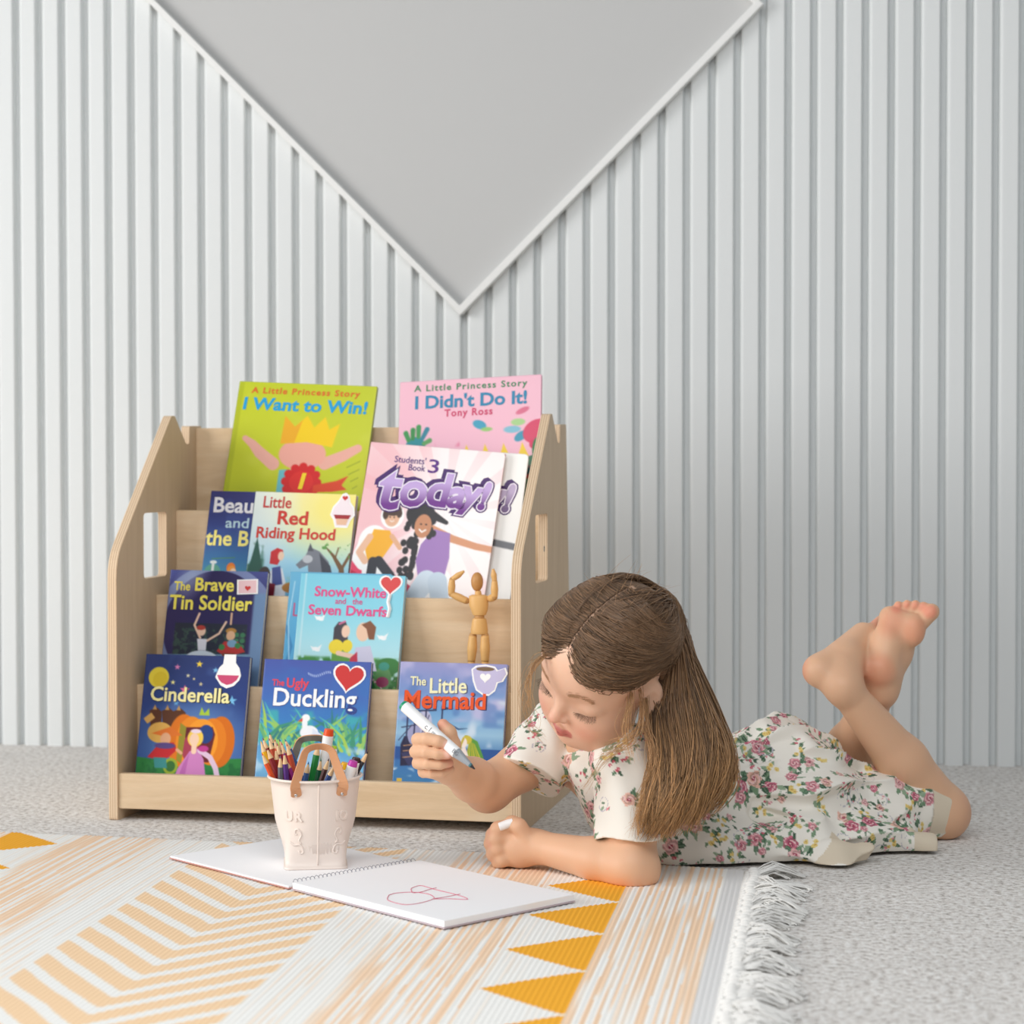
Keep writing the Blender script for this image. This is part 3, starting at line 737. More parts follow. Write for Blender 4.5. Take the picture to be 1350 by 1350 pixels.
# --- third tier
def art_beast(A):
    A.grad([(52, 50, 112), (52, 66, 130), (56, 110, 158), (84, 170, 180), (120, 190, 160)])
    A.noise(6, (70, 90, 160), .5, .8, .4, 61, v1=.7)
    A.ell(.12, .98, .1, .12, (86, 150, 130)); A.ell(.33, .90, .05, .06, (226, 120, 46)); A.ell(.34, .945, .05, .07, (232, 150, 60)); A.ell(.36, .95, .035, .045, (240, 206, 176)); A.ell(.12, .84, .04, .02, (220, 224, 220)); A.line([(.12, .84), (.12, 1.1)], .03, (210, 214, 210)); A.line([(.1, .80), (.36, .78)], .01, (80, 130, 80))
    A.noise(20, (60, 130, 80), .55, .8, .8, 62, v0=.98)
r, w, h, T = book('beast', 2, (279, 647), (392, 650), 0.007, 'dark blue picture book partly covered by the red hood book, third tier left', G1, off=0.012, art=art_beast, spine=(40, 40, 96))
T('Beau', .05, .25, .25, (238, 236, 240), bold=.008, align='LEFT', fit=.46); T('and', .21, .43, .17, (186, 214, 224), bold=.003, align='LEFT', fit=.27); T('the B', .0, .64, .25, (240, 226, 130), bold=.008, align='LEFT', fit=.50)

def art_hood(A):
    A.grad([(246, 240, 214), (232, 240, 226), (180, 224, 240), (150, 208, 236), (110, 180, 220), (160, 205, 190)])
    A.ell(.85, .15, .5, .4, (248, 232, 120), a=.85, blur=.5); A.ell(.05, .3, .3, .5, (220, 236, 240), a=.6, blur=.3)
    A.oy = -.20
    A.noise(14, (60, 110, 90), .4, .65, .9, 71, v0=.52, u1=.16); A.poly([(.01, 1.0), (.07, .66), (.16, 1.0)], (52, 96, 84)); A.noise(14, (150, 200, 170), .5, .8, .8, 72, v0=.85)
    A.poly([(.20, 1.4), (.20, 1.05), (.26, .96), (.35, .96), (.40, 1.1), (.42, 1.4)], (228, 232, 240)); A.poly([(.25, .96), (.33, .94), (.37, 1.12), (.27, 1.14)], (70, 84, 150))
    A.poly([(.22, .92), (.22, .80), (.28, .76), (.34, .78), (.34, .84), (.30, .93)], (206, 52, 56)); A.ell(.325, .84, .03, .045, (244, 210, 184)); A.ell(.18, 1.04, .06, .09, (70, 62, 60)); A.ell(.45, 1.15, .08, .05, (190, 130, 60)); A.poly([(.18, 1.1), (.3, 1.12), (.3, 1.4), (.16, 1.4)], (130, 40, 56))
    A.poly([(.48, .92), (.56, .84), (.60, .74), (.70, .78), (.80, .88), (.84, 1.05), (.62, 1.05), (.60, .92), (.52, .96)], (126, 130, 140)); A.poly([(.70, .8), (.82, .92), (.86, 1.05), (.76, 1.05)], (70, 72, 82)); A.ell(.59, .86, .05, .04, (196, 200, 206)); A.poly([(.58, .78), (.60, .70), (.64, .78)], (90, 92, 100))
    A.line([(.96, 1.2), (.93, .95), (.84, .82), (.76, .74)], [.06, .05, .03, .012], (120, 88, 56)); A.line([(.93, .95), (1.0, .8)], .03, (120, 88, 56)); A.line([(.86, .84), (.88, .74)], .014, (120, 88, 56))
    A.noise(26, (90, 150, 70), .62, .75, .9, 75, v0=.50, v1=.64, u0=.7)
r, w, h, T = book('hood', 2, (337.5, 648), (470, 652), 0.011, 'pale yellow and blue picture book with a red hooded girl and grey wolf', G1, art=art_hood, spine=(190, 206, 200), pages=(196, 200, 204))
T('Little', .23, .158, .165, (196, 60, 56), bold=.004, fit=.28); T('Red', .40, .32, .19, (204, 58, 46), bold=.008, fit=.30); T('Riding Hood', .445, .463, .155, (206, 64, 52), bold=.006, fit=.78)
cake = [(a, b-.065) for a, b in [(.78, .27), (.80, .20), (.84, .15), (.87, .08), (.90, .07), (.93, .10), (.94, .16), (.975, .2), (.99, .27), (.96, .31), (.94, .385), (.83, .385), (.81, .31)]]
s_ = sticker(r, w, h, cake, (246, 232, 236), border=.018)
MB().prism([(a*w, h-b*w*r['vf']) for a, b in [(.80, .21), (.97, .21), (.95, .25), (.82, .25)]], lambda a, b, d: (a, d, b), -.0011, -.0007).build('print', mat('print_berry', (164, 44, 50), .4), s_, True)
MB().prism([(a*w, h-b*w*r['vf']) for a, b in [(.825, .25), (.945, .25), (.93, .31), (.84, .31)]], lambda a, b, d: (a, d, b), -.0011, -.0007).build('print', mat('print_paper', (236, 190, 160), .4), s_, True)
MB().prism([(a*w, h-b*w*r['vf']) for a, b in heart(.895, .04, .055)], lambda a, b, d: (a, d, b), -.0011, -.0007).build('print', mat('print_red', (206, 52, 50), .4), s_, True)

# --- third tier right: two matching course books
def art_course(A, grey=False):
    if grey:
        A.grad([(246, 246, 244), (240, 240, 238)]); A.noise(4, (232, 230, 230), .5, .8, .5, 80)
        A.line([(.6, .62), (.78, .66), (1.0, .69)], .05, (96, 98, 104)); return
    A.grad([(250, 236, 236), (250, 240, 240), (252, 246, 246), (250, 240, 240), (246, 225, 228)])
    for k in range(14):
        an = -2.9+k*.42
        A.poly([(.62, .5), (.62+1.4*math.cos(an), .5+1.4*math.sin(an)), (.62+1.4*math.cos(an+.16), .5+1.4*math.sin(an+.16))], (242, 190, 196), a=.55)
    A.ell(.08, .45, .3, .6, (240, 176, 184), a=.75, blur=.4); A.ell(.75, .6, .3, .5, (253, 250, 250), a=.8, blur=.4)
    A.poly([(0, .84), (.35, .98), (.62, 1.14), (.9, 1.4), (0, 1.4)], (198, 28, 70)); A.poly([(0, .90), (.4, 1.06), (.7, 1.4), (.58, 1.4), (.3, 1.1), (0, .96)], (232, 66, 104)); A.poly([(0, 1.02), (.3, 1.16), (.5, 1.4), (.4, 1.4), (0, 1.1)], (150, 16, 50))
    wh = (252, 252, 252)
    # boy
    A.ox = -.115; A.oy = .01
    A.ell(.25, .74, .11, .13, wh); A.line([(.27, .95), (.30, 1.12)], .14, wh); A.line([(.3, .93), (.42, 1.06)], .12, wh); A.line([(.2, .72), (.16, .86), (.2, .9)], .1, wh); A.ell(.36, .53, .085, .095, wh)
    A.poly([(.24, .64), (.36, .64), (.40, .72), (.34, .84), (.23, .88), (.20, .8)], (244, 178, 40)); A.line([(.22, .70), (.16, .82), (.21, .88)], .05, (236, 190, 160)); A.line([(.38, .68), (.45, .76)], .035, (228, 176, 140))
    A.line([(.27, .88), (.27, 1.0), (.30, 1.12)], .07, (44, 46, 56)); A.line([(.31, .87), (.41, .97), (.36, 1.06)], .07, (44, 46, 56)); A.ell(.36, .54, .055, .07, (228, 180, 148)); A.ell(.355, .485, .068, .045, (70, 48, 36)); A.ell(.31, .52, .022, .04, (70, 48, 36)); A.ell(.41, .51, .02, .03, (70, 48, 36))
    # girl with long curls
    A.line([(.72, 1.0), (.60, 1.3)], .2, wh); A.line([(.76, .98), (.84, 1.3)], .2, wh)
    A.line([(.66, .60), (.82, .66), (1.0, .70), (1.14, .715)], [.06, .055, .05, .045], (214, 150, 110)); A.line([(.55, .92), (.46, 1.06), (.38, 1.14)], .045, (190, 128, 92))
    A.poly([(.60, .72), (.68, .60), (.80, .62), (.82, .80), (.80, .98), (.62, .98), (.58, .84)], (160, 122, 188)); A.line([(.68, .98), (.60, 1.12), (.60, 1.3)], [.15, .13, .12], (206, 222, 236)); A.line([(.76, .98), (.80, 1.12), (.84, 1.3)], [.14, .13, .12], (196, 214, 230))
    for k in range(60):
        rng = np.random.RandomState(k); x = rng.uniform(.47, .68); y = rng.uniform(.46, .98)
        if x > .58 and y > .62 and x < .62: continue
        if y > .70: x = min(x, .56)
        
        A.ell(x if y < .62 or x < .58 or x > .64 else .52, y, .022, .026, (28, 24, 28))
    A.ell(.56, .50, .10, .09, (28, 24, 28)); A.line([(.56, .46), (.66, .50), (.76, .545)], [.09, .06, .03], (28, 24, 28)); A.ell(.595, .585, .062, .088, (198, 136, 98))
    A.line([(.572, .612), (.592, .630), (.618, .612)], .010, (252, 248, 246))
    for ex in (.578, .616): A.ell(ex, .572, .007, .006, (44, 28, 24))
    for ex in (.345, .375): A.ell(ex, .54, .006, .005, (60, 40, 32))
    A.line([(.348, .566), (.362, .573), (.376, .565)], .006, (250, 240, 236))
G2 = 'matching course books on the third tier'
def today(r, w, h, T, full=True):
    cs = [('t', .185, .485, .47, 0), ('o', .365, .45, .375, 0), ('d', .545, .435, .345, -.03), ('a', .685, .435, .30, -.05), ('y', .785, .415, .29, -.08), ('!', .875, .43, .28, -.12)]
    if not full: cs = cs[4:]
    for ch, u, v, sz, ro in cs:
        T(ch, u-.022, v-.018, sz, (70, 32, 104), bold=.026, y=-.0002, rot=ro, shear=.1, name='logo_lettering')
        T(ch, u, v, sz, (70, 32, 104), bold=.028, y=-.00035, rot=ro, shear=.1, name='logo_lettering')
    for ch, u, v, sz, ro in cs:
        T(ch, u, v, sz, (240, 232, 246), bold=.0185, y=-.0005, rot=ro, shear=.1, name='logo_lettering')
        T(ch, u, v, sz, ((112, 48, 140), (196, 168, 222)) if full else ((110, 84, 132), (190, 172, 206)), bold=.0105, y=-.00065, rot=ro, shear=.1, name='logo_lettering')
r, w, h, T = book('course_back', 2, (519, 587), (697.5, 599), 0.008, 'white course book mostly hidden behind the pink and purple one, third tier right', G2, off=0.0115, art=lambda A: art_course(A, True), spine=(220, 220, 220), corner=.008, hgt=None)
today(r, w, h, T, False)
r, w, h, T = book('course', 2, (489.5, 582.5), (667, 597), 0.009, 'pink and white course book with big purple lettering and two dancing children, third tier right', G2, art=art_course, spine=(210, 120, 140), corner=.008, n=190, edge=(250, 245, 245))
T("Students'", .312, .137, .068, (84, 44, 124), bold=.001, fit=.233); T('Book', .37, .19, .066, (84, 44, 124), bold=.001, fit=.124); T('3', .49, .195, .145, (92, 40, 132), bold=.002, fit=.078)
today(r, w, h, T)

# --- top tier
def art_green(A):
    A.grad([(194, 204, 40), (200, 208, 46), (196, 204, 36), (182, 192, 28)])
    A.put((1-sstep(.03, .045, A.u))*.35, (150, 160, 24)); A.noise(5, (208, 214, 70), .6, .9, .5, 91)
    sk = (236, 176, 160)
    for P in ([(.33, .60), (.22, .52), (.16, .46), (.10, .42)], [(.70, .58), (.82, .52), (.92, .46)]): A.line(P, [.09, .08, .06, .04][:len(P)], sk)
    A.poly([(.38, .64), (.62, .62), (.66, .85), (.38, .9)], (110, 190, 200)); A.poly([(.46, .62), (.58, .62), (.56, .8), (.44, .84)], (236, 238, 240))
    A.ell(.53, .52, .17, .115, (238, 170, 154))
    A.poly([(.36, .45), (.37, .245), (.45, .32), (.53, .235), (.59, .32), (.66, .24), (.70, .33), (.77, .285), (.735, .46), (.55, .43)], (244, 206, 26)); A.poly([(.36, .45), (.37, .245), (.45, .32), (.50, .27), (.46, .44)], (236, 166, 40), a=.8)
    A.ell(.55, .72, .12, .115, (214, 34, 34))
    for k in range(12): A.ell(.55+.115*math.cos(k*PI/6), .72+.11*math.sin(k*PI/6), .03, .03, (214, 34, 34))
    A.ell(.55, .72, .085, .08, (224, 46, 40)); A.poly([(.64, .74), (.80, .70), (.88, .66), (.84, .73), (.88, .76), (.78, .78), (.64, .79)], (222, 70, 34))
    for k in range(4): A.line([(.86+.02*k, .60+.05*k), (.95, .55+.06*k)], .004, (120, 140, 30))
r, w, h, T = book('green', 3, (316.5, 502.5), (497.5, 509.5), 0.007, 'lime green picture book with a yellow crown and red rosette, top tier left', G1, art=art_green, spine=(150, 165, 24), n=180)
T('A Little Princess Story', .49, .083, .062, (222, 104, 40), bold=.0026, space=1.2, shear=.05, fit=.79)
T('I Want to Win!', .50, .205, .125, (30, 160, 214), bold=.006, shear=.05, fit=.90)
T('1', .55, .765, .15, (250, 216, 40), bold=.012, shear=.15)
def art_pink(A):
    A.grad([(246, 192, 208), (246, 188, 206), (244, 184, 204)])
    teal = (28, 140, 150)
    A.ell(.12, .47, .07, .07, teal)
    for P, c in (([(.07, .42), (.05, .37)], (60, 150, 80)), ([(.1, .41), (.10, .35)], (50, 140, 70)), ([(.14, .40), (.14, .33)], (60, 150, 80)), ([(.17, .41), (.20, .35)], (40, 130, 150)), ([(.18, .45), (.22, .43)], (90, 160, 90))): A.line(P, [.03, .035], c)
    A.noise(9, (214, 60, 110), .45, .6, .9, 101, v0=.41, v1=.62, u0=.27, u1=.46)
    A.ell(.57, .335, .05, .03, (60, 160, 190), rot=.4); A.ell(.62, .37, .04, .015, (150, 200, 110)); A.ell(.87, .25, .05, .02, (220, 110, 140), rot=-.4); A.ell(.84, .33, .05, .025, (170, 210, 140)); A.ell(.80, .38, .06, .025, (130, 190, 210)); A.ell(.86, .43, .05, .03, (50, 150, 180), rot=-.6); A.line([(.84, .45), (.93, .36)], .03, (50, 150, 180)); A.ell(.97, .40, .1, .08, (216, 62, 100), rot=-.5); A.ell(.94, .49, .02, .03, (214, 40, 90))
    for k in range(4):
        x = .44+.13*k; A.poly([(x, .62), (x+.04, .475), (x+.10, .60)], (246, 210, 40))
    A.ell(.97, .53, .03, .08, (40, 120, 60)); A.poly([(.9, .58), (1, .55), (1, 1.4), (.82, 1.4)], (40, 110, 70)); A.noise(9, (190, 70, 60), .5, .6, .9, 105, v0=.62, u0=.85); A.noise(11, (20, 90, 100), .5, .6, .9, 106, v0=.65, u0=.85)
r, w, h, T = book('pink', 3, (528, 504), (714, 493.5), 0.007, 'pink picture book with painted handprints leaning crooked, top tier right', G1, art=art_pink, spine=(214, 150, 170), n=180)
T('A Little Princess Story', .50, .075, .064, (52, 140, 92), bold=.002, space=1.2, fit=.80); T("I Didn't Do It!", .505, .199, .128, (52, 138, 178), bold=.006, fit=.79); T('Tony Ross', .49, .265, .072, (212, 72, 112), bold=.003, space=1.15, fit=.34)
# ---------------------------------------------------------------- wooden mannequin on the second tier
def mannequin():
    YL = 0.118
    def P(x, y, dy=0.0):      # point standing in the tier, shelf space depth YL+dy -> world
        o, d = s_ray(x, y); t = (YL+dy-o[1])/d[1]; q = o+d*t
        return np.array(SM @ Vector(q))
    wd = mat('mannequin_wood', (226, 178, 112), 0.42); wd2 = mat('mannequin_head_wood', (196, 142, 84), 0.42); dk = mat('mannequin_joint', (196, 148, 92), 0.5)
    feet = P(632, 897); feet[2] = TIER[1][1]
    r = root('artist_mannequin', feet, 'jointed wooden artist mannequin with raised arms standing on the second tier right', 'mannequin')
    S = 1/880.0
    def seg(name, pts, rads, m_=wd): return MB().tube(catmull(pts, 14), np.interp(np.linspace(0, 1, 14), np.linspace(0, 1, len(rads)), rads), 14).build(name, m_, r, smooth=True)
    def blob(name, c, rad, m_=wd, Mx=None): return MB().ell(c, rad, Mx, 18, 12).build(name, m_, r, smooth=True)
    blob('head', P(629, 767), (0.0092, 0.0095, 0.0142), wd2)
    seg('neck', [P(630, 779), P(631, 786)], [.0045, .0052])
    # chest: wide shoulders tapering to the waist
    def loft(name, rings, m_=wd):
        m2 = MB(); n = 18; V = []; F = []
        for (c, rx, ry) in rings:
            for k in range(n):
                t = 2*PI*k/n; V.append(c+np.array([rx*math.cos(t), ry*math.sin(t), 0]))
        for i in range(len(rings)-1):
            for k in range(n): F.append((i*n+k, i*n+(k+1) % n, (i+1)*n+(k+1) % n, (i+1)*n+k))
        F.append(tuple(range(n))[::-1]); F.append(tuple((len(rings)-1)*n+k for k in range(n)))
        m2.add(V, F); return m2.build(name, m_, r, smooth=True, bevel=0.001)
    loft('chest', [(P(631, 784), .010, .007), (P(631, 786), .0148, .009), (P(631, 797), .0145, .011), (P(632, 805), .0122, .0105), (P(632, 811), .0098, .009)])
    loft('pelvis', [(P(632, 815), .0095, .009), (P(632, 818), .0108, .0095), (P(632, 830), .0128, .0105), (P(632, 836), .0125, .009)])
    blob('waist_joint', P(632, 813.5), .0075, dk)
    for s, sh, el, wr, tip in ((-1, P(615, 792), P(595, 783, -.004), P(597, 765, -.006), P(612, 752, -.008)), (1, P(646, 789), P(654, 788, -.006), P(651, 768, -.010), P(638, 750, -.014))):
        if s > 0: el = P(652, 787, -.012)
        blob('shoulder_joint', sh, .0048, dk); blob('elbow_joint', el, .0046, dk)
        seg('upper_arm', [sh, (sh+el)/2, el], [.0052, .0058, .0046])
        top = P(596, 764, -.006) if s < 0 else P(652, 766, -.012)
        seg('forearm', [el, (el+top)/2, top], [.0046, .0056, .0042])
        blob('wrist_joint', top, .0040, dk)
        tip = P(612, 753, -.006) if s < 0 else P(650, 750, -.014)
        seg('hand', [top, top*.5+tip*.5, tip], [.0036, .0046, .0018])
        hx = 623 if s < 0 else 639
        a = P(hx+0.5, 838); b = np.array(P(hx-1.5 if s < 0 else hx+.5, 872)); c = np.array(P(hx-2 if s < 0 else hx+1, 892)); 
        blob('hip_joint', a, .0056, dk)
        seg('thigh', [a, (a+b)/2, b], [.0058, .0074, .0056]); blob('knee_joint', b, .0052, dk)
        c[2] = TIER[1][1]+.007
        seg('shin', [b, (b+c)/2, c], [.0052, .0058, .004])
        f0 = c.copy(); f0[2] = TIER[1][1]+.0045; f1 = f0+np.array([0, -.016, 0.0])
        blob('foot', (f0+f1)/2, (.005, .0095, .0044))
mannequin()

# ---------------------------------------------------------------- rug
RUG_T = 0.005
def rug():
    x0, x1, y0 = -0.62, 0.947, -1.62
    yb = lambda x: np.interp(x, [-.7, -.11, .3, .59, .95], [-.120, -.139, -.160, -.183, -.252])
    nx, ny = 860, 560
    tx = np.linspace(0, 1, nx); ty = np.linspace(0, 1, ny)
    X = x0+(x1-x0)*tx[None, :]*np.ones((ny, 1)); Yb = yb(X); Y = y0+(Yb-y0)*ty[:, None]
    C = np.zeros((ny, nx, 3))
    white = np.array([244, 243, 239.]); peach = np.array([248, 214, 174.]); ylw = np.array([248, 178, 58.]); mel = np.array([246, 208, 172.])
    wob = (vnoise(X*30, Y*18, 3)-.5)*.012
    C[:] = white
    a = np.abs(X-0.355)
    # melange bands: thin dashed threads running along the warp
    col = np.floor((X+.0012*(vnoise(X*3, Y*9, 31)-.5))/0.0042)
    rnd = ((col*0.61803+0.31*np.sin(col*12.9898)) % 1)
    thr = vnoise(col*7.31, Y*7+rnd*57, 5)*.45+rnd*.55
    big = vnoise(X*9, Y*3.5, 77)
    m1 = sstep(.40, .56, thr+.34*(big-.5))
    band = (sstep(.205, .225, a+wob)*(1-sstep(.36, .38, a+wob))) + sstep(.447, .449, a)
    band = np.clip(band, 0, 1)
    faint = sstep(.60, .70, thr)*.35
    # chevrons
    v = Y - 1.22*np.minimum(a, 0.14) + wob*.5
    ch = np.abs(((v+.752-.0015)/0.0637) % 1-.31)
    cm = (1-sstep(.29, .33, ch))*(1-sstep(.128, .133, a))
    C = C*(1-(faint*(a > .135))[..., None])+mel*(faint*(a > .135))[..., None]
    m1 = m1*.82; C = C*(1-(m1*band)[..., None])+mel*(m1*band)[..., None]
    C = C*(1-cm[..., None])+peach*cm[..., None]
    # border triangles
    ph = ((Y+.463)/0.1655) % 1
    hgt = (1-np.abs(ph-.5)*2)
    tri = (a < .447)*(a > .447-.097*hgt**0.92)
    zone = (a > .345)*(a < .447)
    tri = tri*sstep(.02, .06, hgt)
    wz = (zone*(1-tri))[..., None]*.75
    C = C*(1-wz)+white*wz
    C = C*(1-tri[..., None])+ylw*tri[..., None]
    # plain woven hem next to the fringe
    hem = ((X > .921)*1.0)[..., None]; C = C*(1-hem)+np.array([226, 225, 224.])*hem
    # thin thread relief
    Z = RUG_T+0.0005*np.sin(X*2*PI/0.0062)+.0012*(vnoise(X*5, Y*7, 12)-.5)
    n = nx*ny
    V = np.stack([X, Y, Z], -1).reshape(-1, 3); i = np.arange(n).reshape(ny, nx)
    F = np.stack([i[:-1, :-1], i[:-1, 1:], i[1:, 1:], i[1:, :-1]], -1).reshape(-1, 4)
    ring = np.concatenate([i[0, :], i[1:, -1], i[-1, -2::-1], i[-2:0:-1, 0]])
    V2 = V[ring].copy(); V2[:, 2] = 0.0003; k = np.arange(len(ring)); k2 = (k+1) % len(ring)
    F2 = np.stack([ring[k], n+k, n+k2, ring[k2]], -1)
    cc = np.concatenate([C.reshape(-1, 3), C.reshape(-1, 3)[ring]])
    M = mat('rug_weave', (255, 255, 255), 0.95, spec=.1, vcol=True)
    o = mesh('rug', np.concatenate([V, V2]), np.concatenate([F, F2]), M, smooth=True, col=cc)
    tag(o, 'flat woven white rug with peach chevrons and mustard triangles on the grey carpet', 'rug')
    # knotted fringe: bundles of cotton threads
    rng = np.random.RandomState(4)
    fr = MB(); y = -1.6
    while y < -.262:
        kx = .950+rng.uniform(0, .004)
        fr.ell((kx+.004, y, .007), (.0085, .0050, .0068), None, 8, 6)
        fr.tube([(.944, y-.006, .005), (kx, y, .007)], .003, 5); fr.tube([(.944, y+.006, .005), (kx, y, .007)], .003, 5)
        an = float(np.clip(rng.normal(-.12, .5), -1.05, 1.0)); L_ = rng.uniform(.042, .062); lift = rng.uniform(.004, .014)
        for t in range(20):
            a2 = an+float(np.clip(rng.normal(0, .17), -.3, .3)); l2 = L_*rng.uniform(.8, 1.1)
            p0 = np.array([kx+.006, y+rng.uniform(-.004, .004), .007+rng.uniform(-.003, .003)])
            p2 = p0+np.array([l2*math.cos(a2), l2*math.sin(a2), 0]); p2[2] = rng.uniform(.0015, .005)
            p1 = (p0+p2)/2+np.array([rng.normal(0, .003), rng.normal(0, .005), lift*rng.uniform(.4, 1)])
            p3 = p2+np.array([.008*math.cos(a2+rng.normal(0, .8)), .008*math.sin(a2+rng.normal(0, .8)), 0]); p3[2] = .0015
            fr.tube(catmull([p0, p1, p2, p3], 7), .00105, 4, cap=False)
        y += rng.uniform(.0125, .0165)
    f = fr.build('fringe', mat('cotton', (234, 232, 228), .9, spec=.1), o, smooth=True)
    f['kind'] = 'stuff'
rug()

# ---------------------------------------------------------------- sketchbook
Z0 = RUG_T+0.0022
def sketchbook():
    A = FL(383, 1172, Z0)[:2]; B = FL(551, 1142, Z0)[:2]
    ax = (B-A); Ls = np.linalg.norm(ax); ax /= Ls
    ay = np.array([ax[1], -ax[0]])         # to the right-hand half (towards camera right)
    Wd = 0.287
    r = root('sketchbook', (*A, Z0-0.001), 'open spiral sketchbook of white paper lying on the rug under the pencil bucket', 'sketchbook')
    pw = mat('drawing_paper', (250, 250, 252), .75, spec=.2)
    P = lambda u, v, z: (A[0]+ax[0]*u+ay[0]*v, A[1]+ax[1]*u+ay[1]*v, z)
    # right half: thick block, slightly sagging
    m_ = MB(); m_.prism([(0.0, .004), (Ls, .004), (Ls, Wd), (0.0, Wd)], P, Z0+.001, Z0+.0085)
    m_.build('page_block', pw, r, bevel=.0006)
    MB().prism([(-.001, .003), (Ls+.001, .003), (Ls+.001, Wd+.001), (-.001, Wd+.001)], P, Z0-.0005, Z0+.001).build('back_cover', mat('cover_card', (196, 180, 186), .7), r)
    # left half: few turned sheets and the cover, lying flat
    MB().prism([(0, -.004), (Ls, -.004), (Ls, -.264), (0, -.264)], P, Z0+.0006, Z0+.0030).build('turned_page', pw, r, bevel=.0004)
    MB().prism([(-.001, -.003), (Ls+.001, -.003), (Ls+.001, -.265), (-.001, -.265)], P, Z0-.0005, Z0+.0006).build('front_cover', mat('cover_red', (206, 150, 140), .7), r)
    sp = MB(); n = 30
    for k in range(n):
        u = .008+(Ls-.016)*k/(n-1)
        pts = []
        for j in range(13):
            t = -PI*.35+PI*1.7*j/12
            pts.append(P(u+.0016*(j/12-.5), .0058*math.cos(t)+.0002, Z0+.0058+.0052*math.sin(t)))
        sp.tube(pts, .00042, 5)
    sp.build('spiral_wire', mat('wire', (150, 152, 160), .4, metal=.5), r, smooth=True)
    # pencilled doodle in red line
    z = Z0+.0087
    def px(pts): return [np.append(FL(440+x/3, 1080+y/3, z)[:2], z) for x, y in pts]
    ink = mat('red_line', (208, 74, 110), .6); dr = MB()
    for pts in ([(218, 300), (212, 315), (225, 325), (280, 338), (340, 332), (388, 318), (396, 308), (370, 295), (310, 289), (250, 292), (218, 300)],
                [(395, 316), (460, 315), (530, 317), (490, 300), (400, 278), (345, 263), (310, 272), (306, 280), (312, 291)], [(316, 292), (350, 287), (375, 279), (406, 271)], [(400, 314), (440, 308), (500, 296)]):
        dr.tube(catmull(px(pts), 40), .00045, 4)
    dr.build('doodle', ink, r)
    return P, Ls
SKP, SKL = sketchbook()

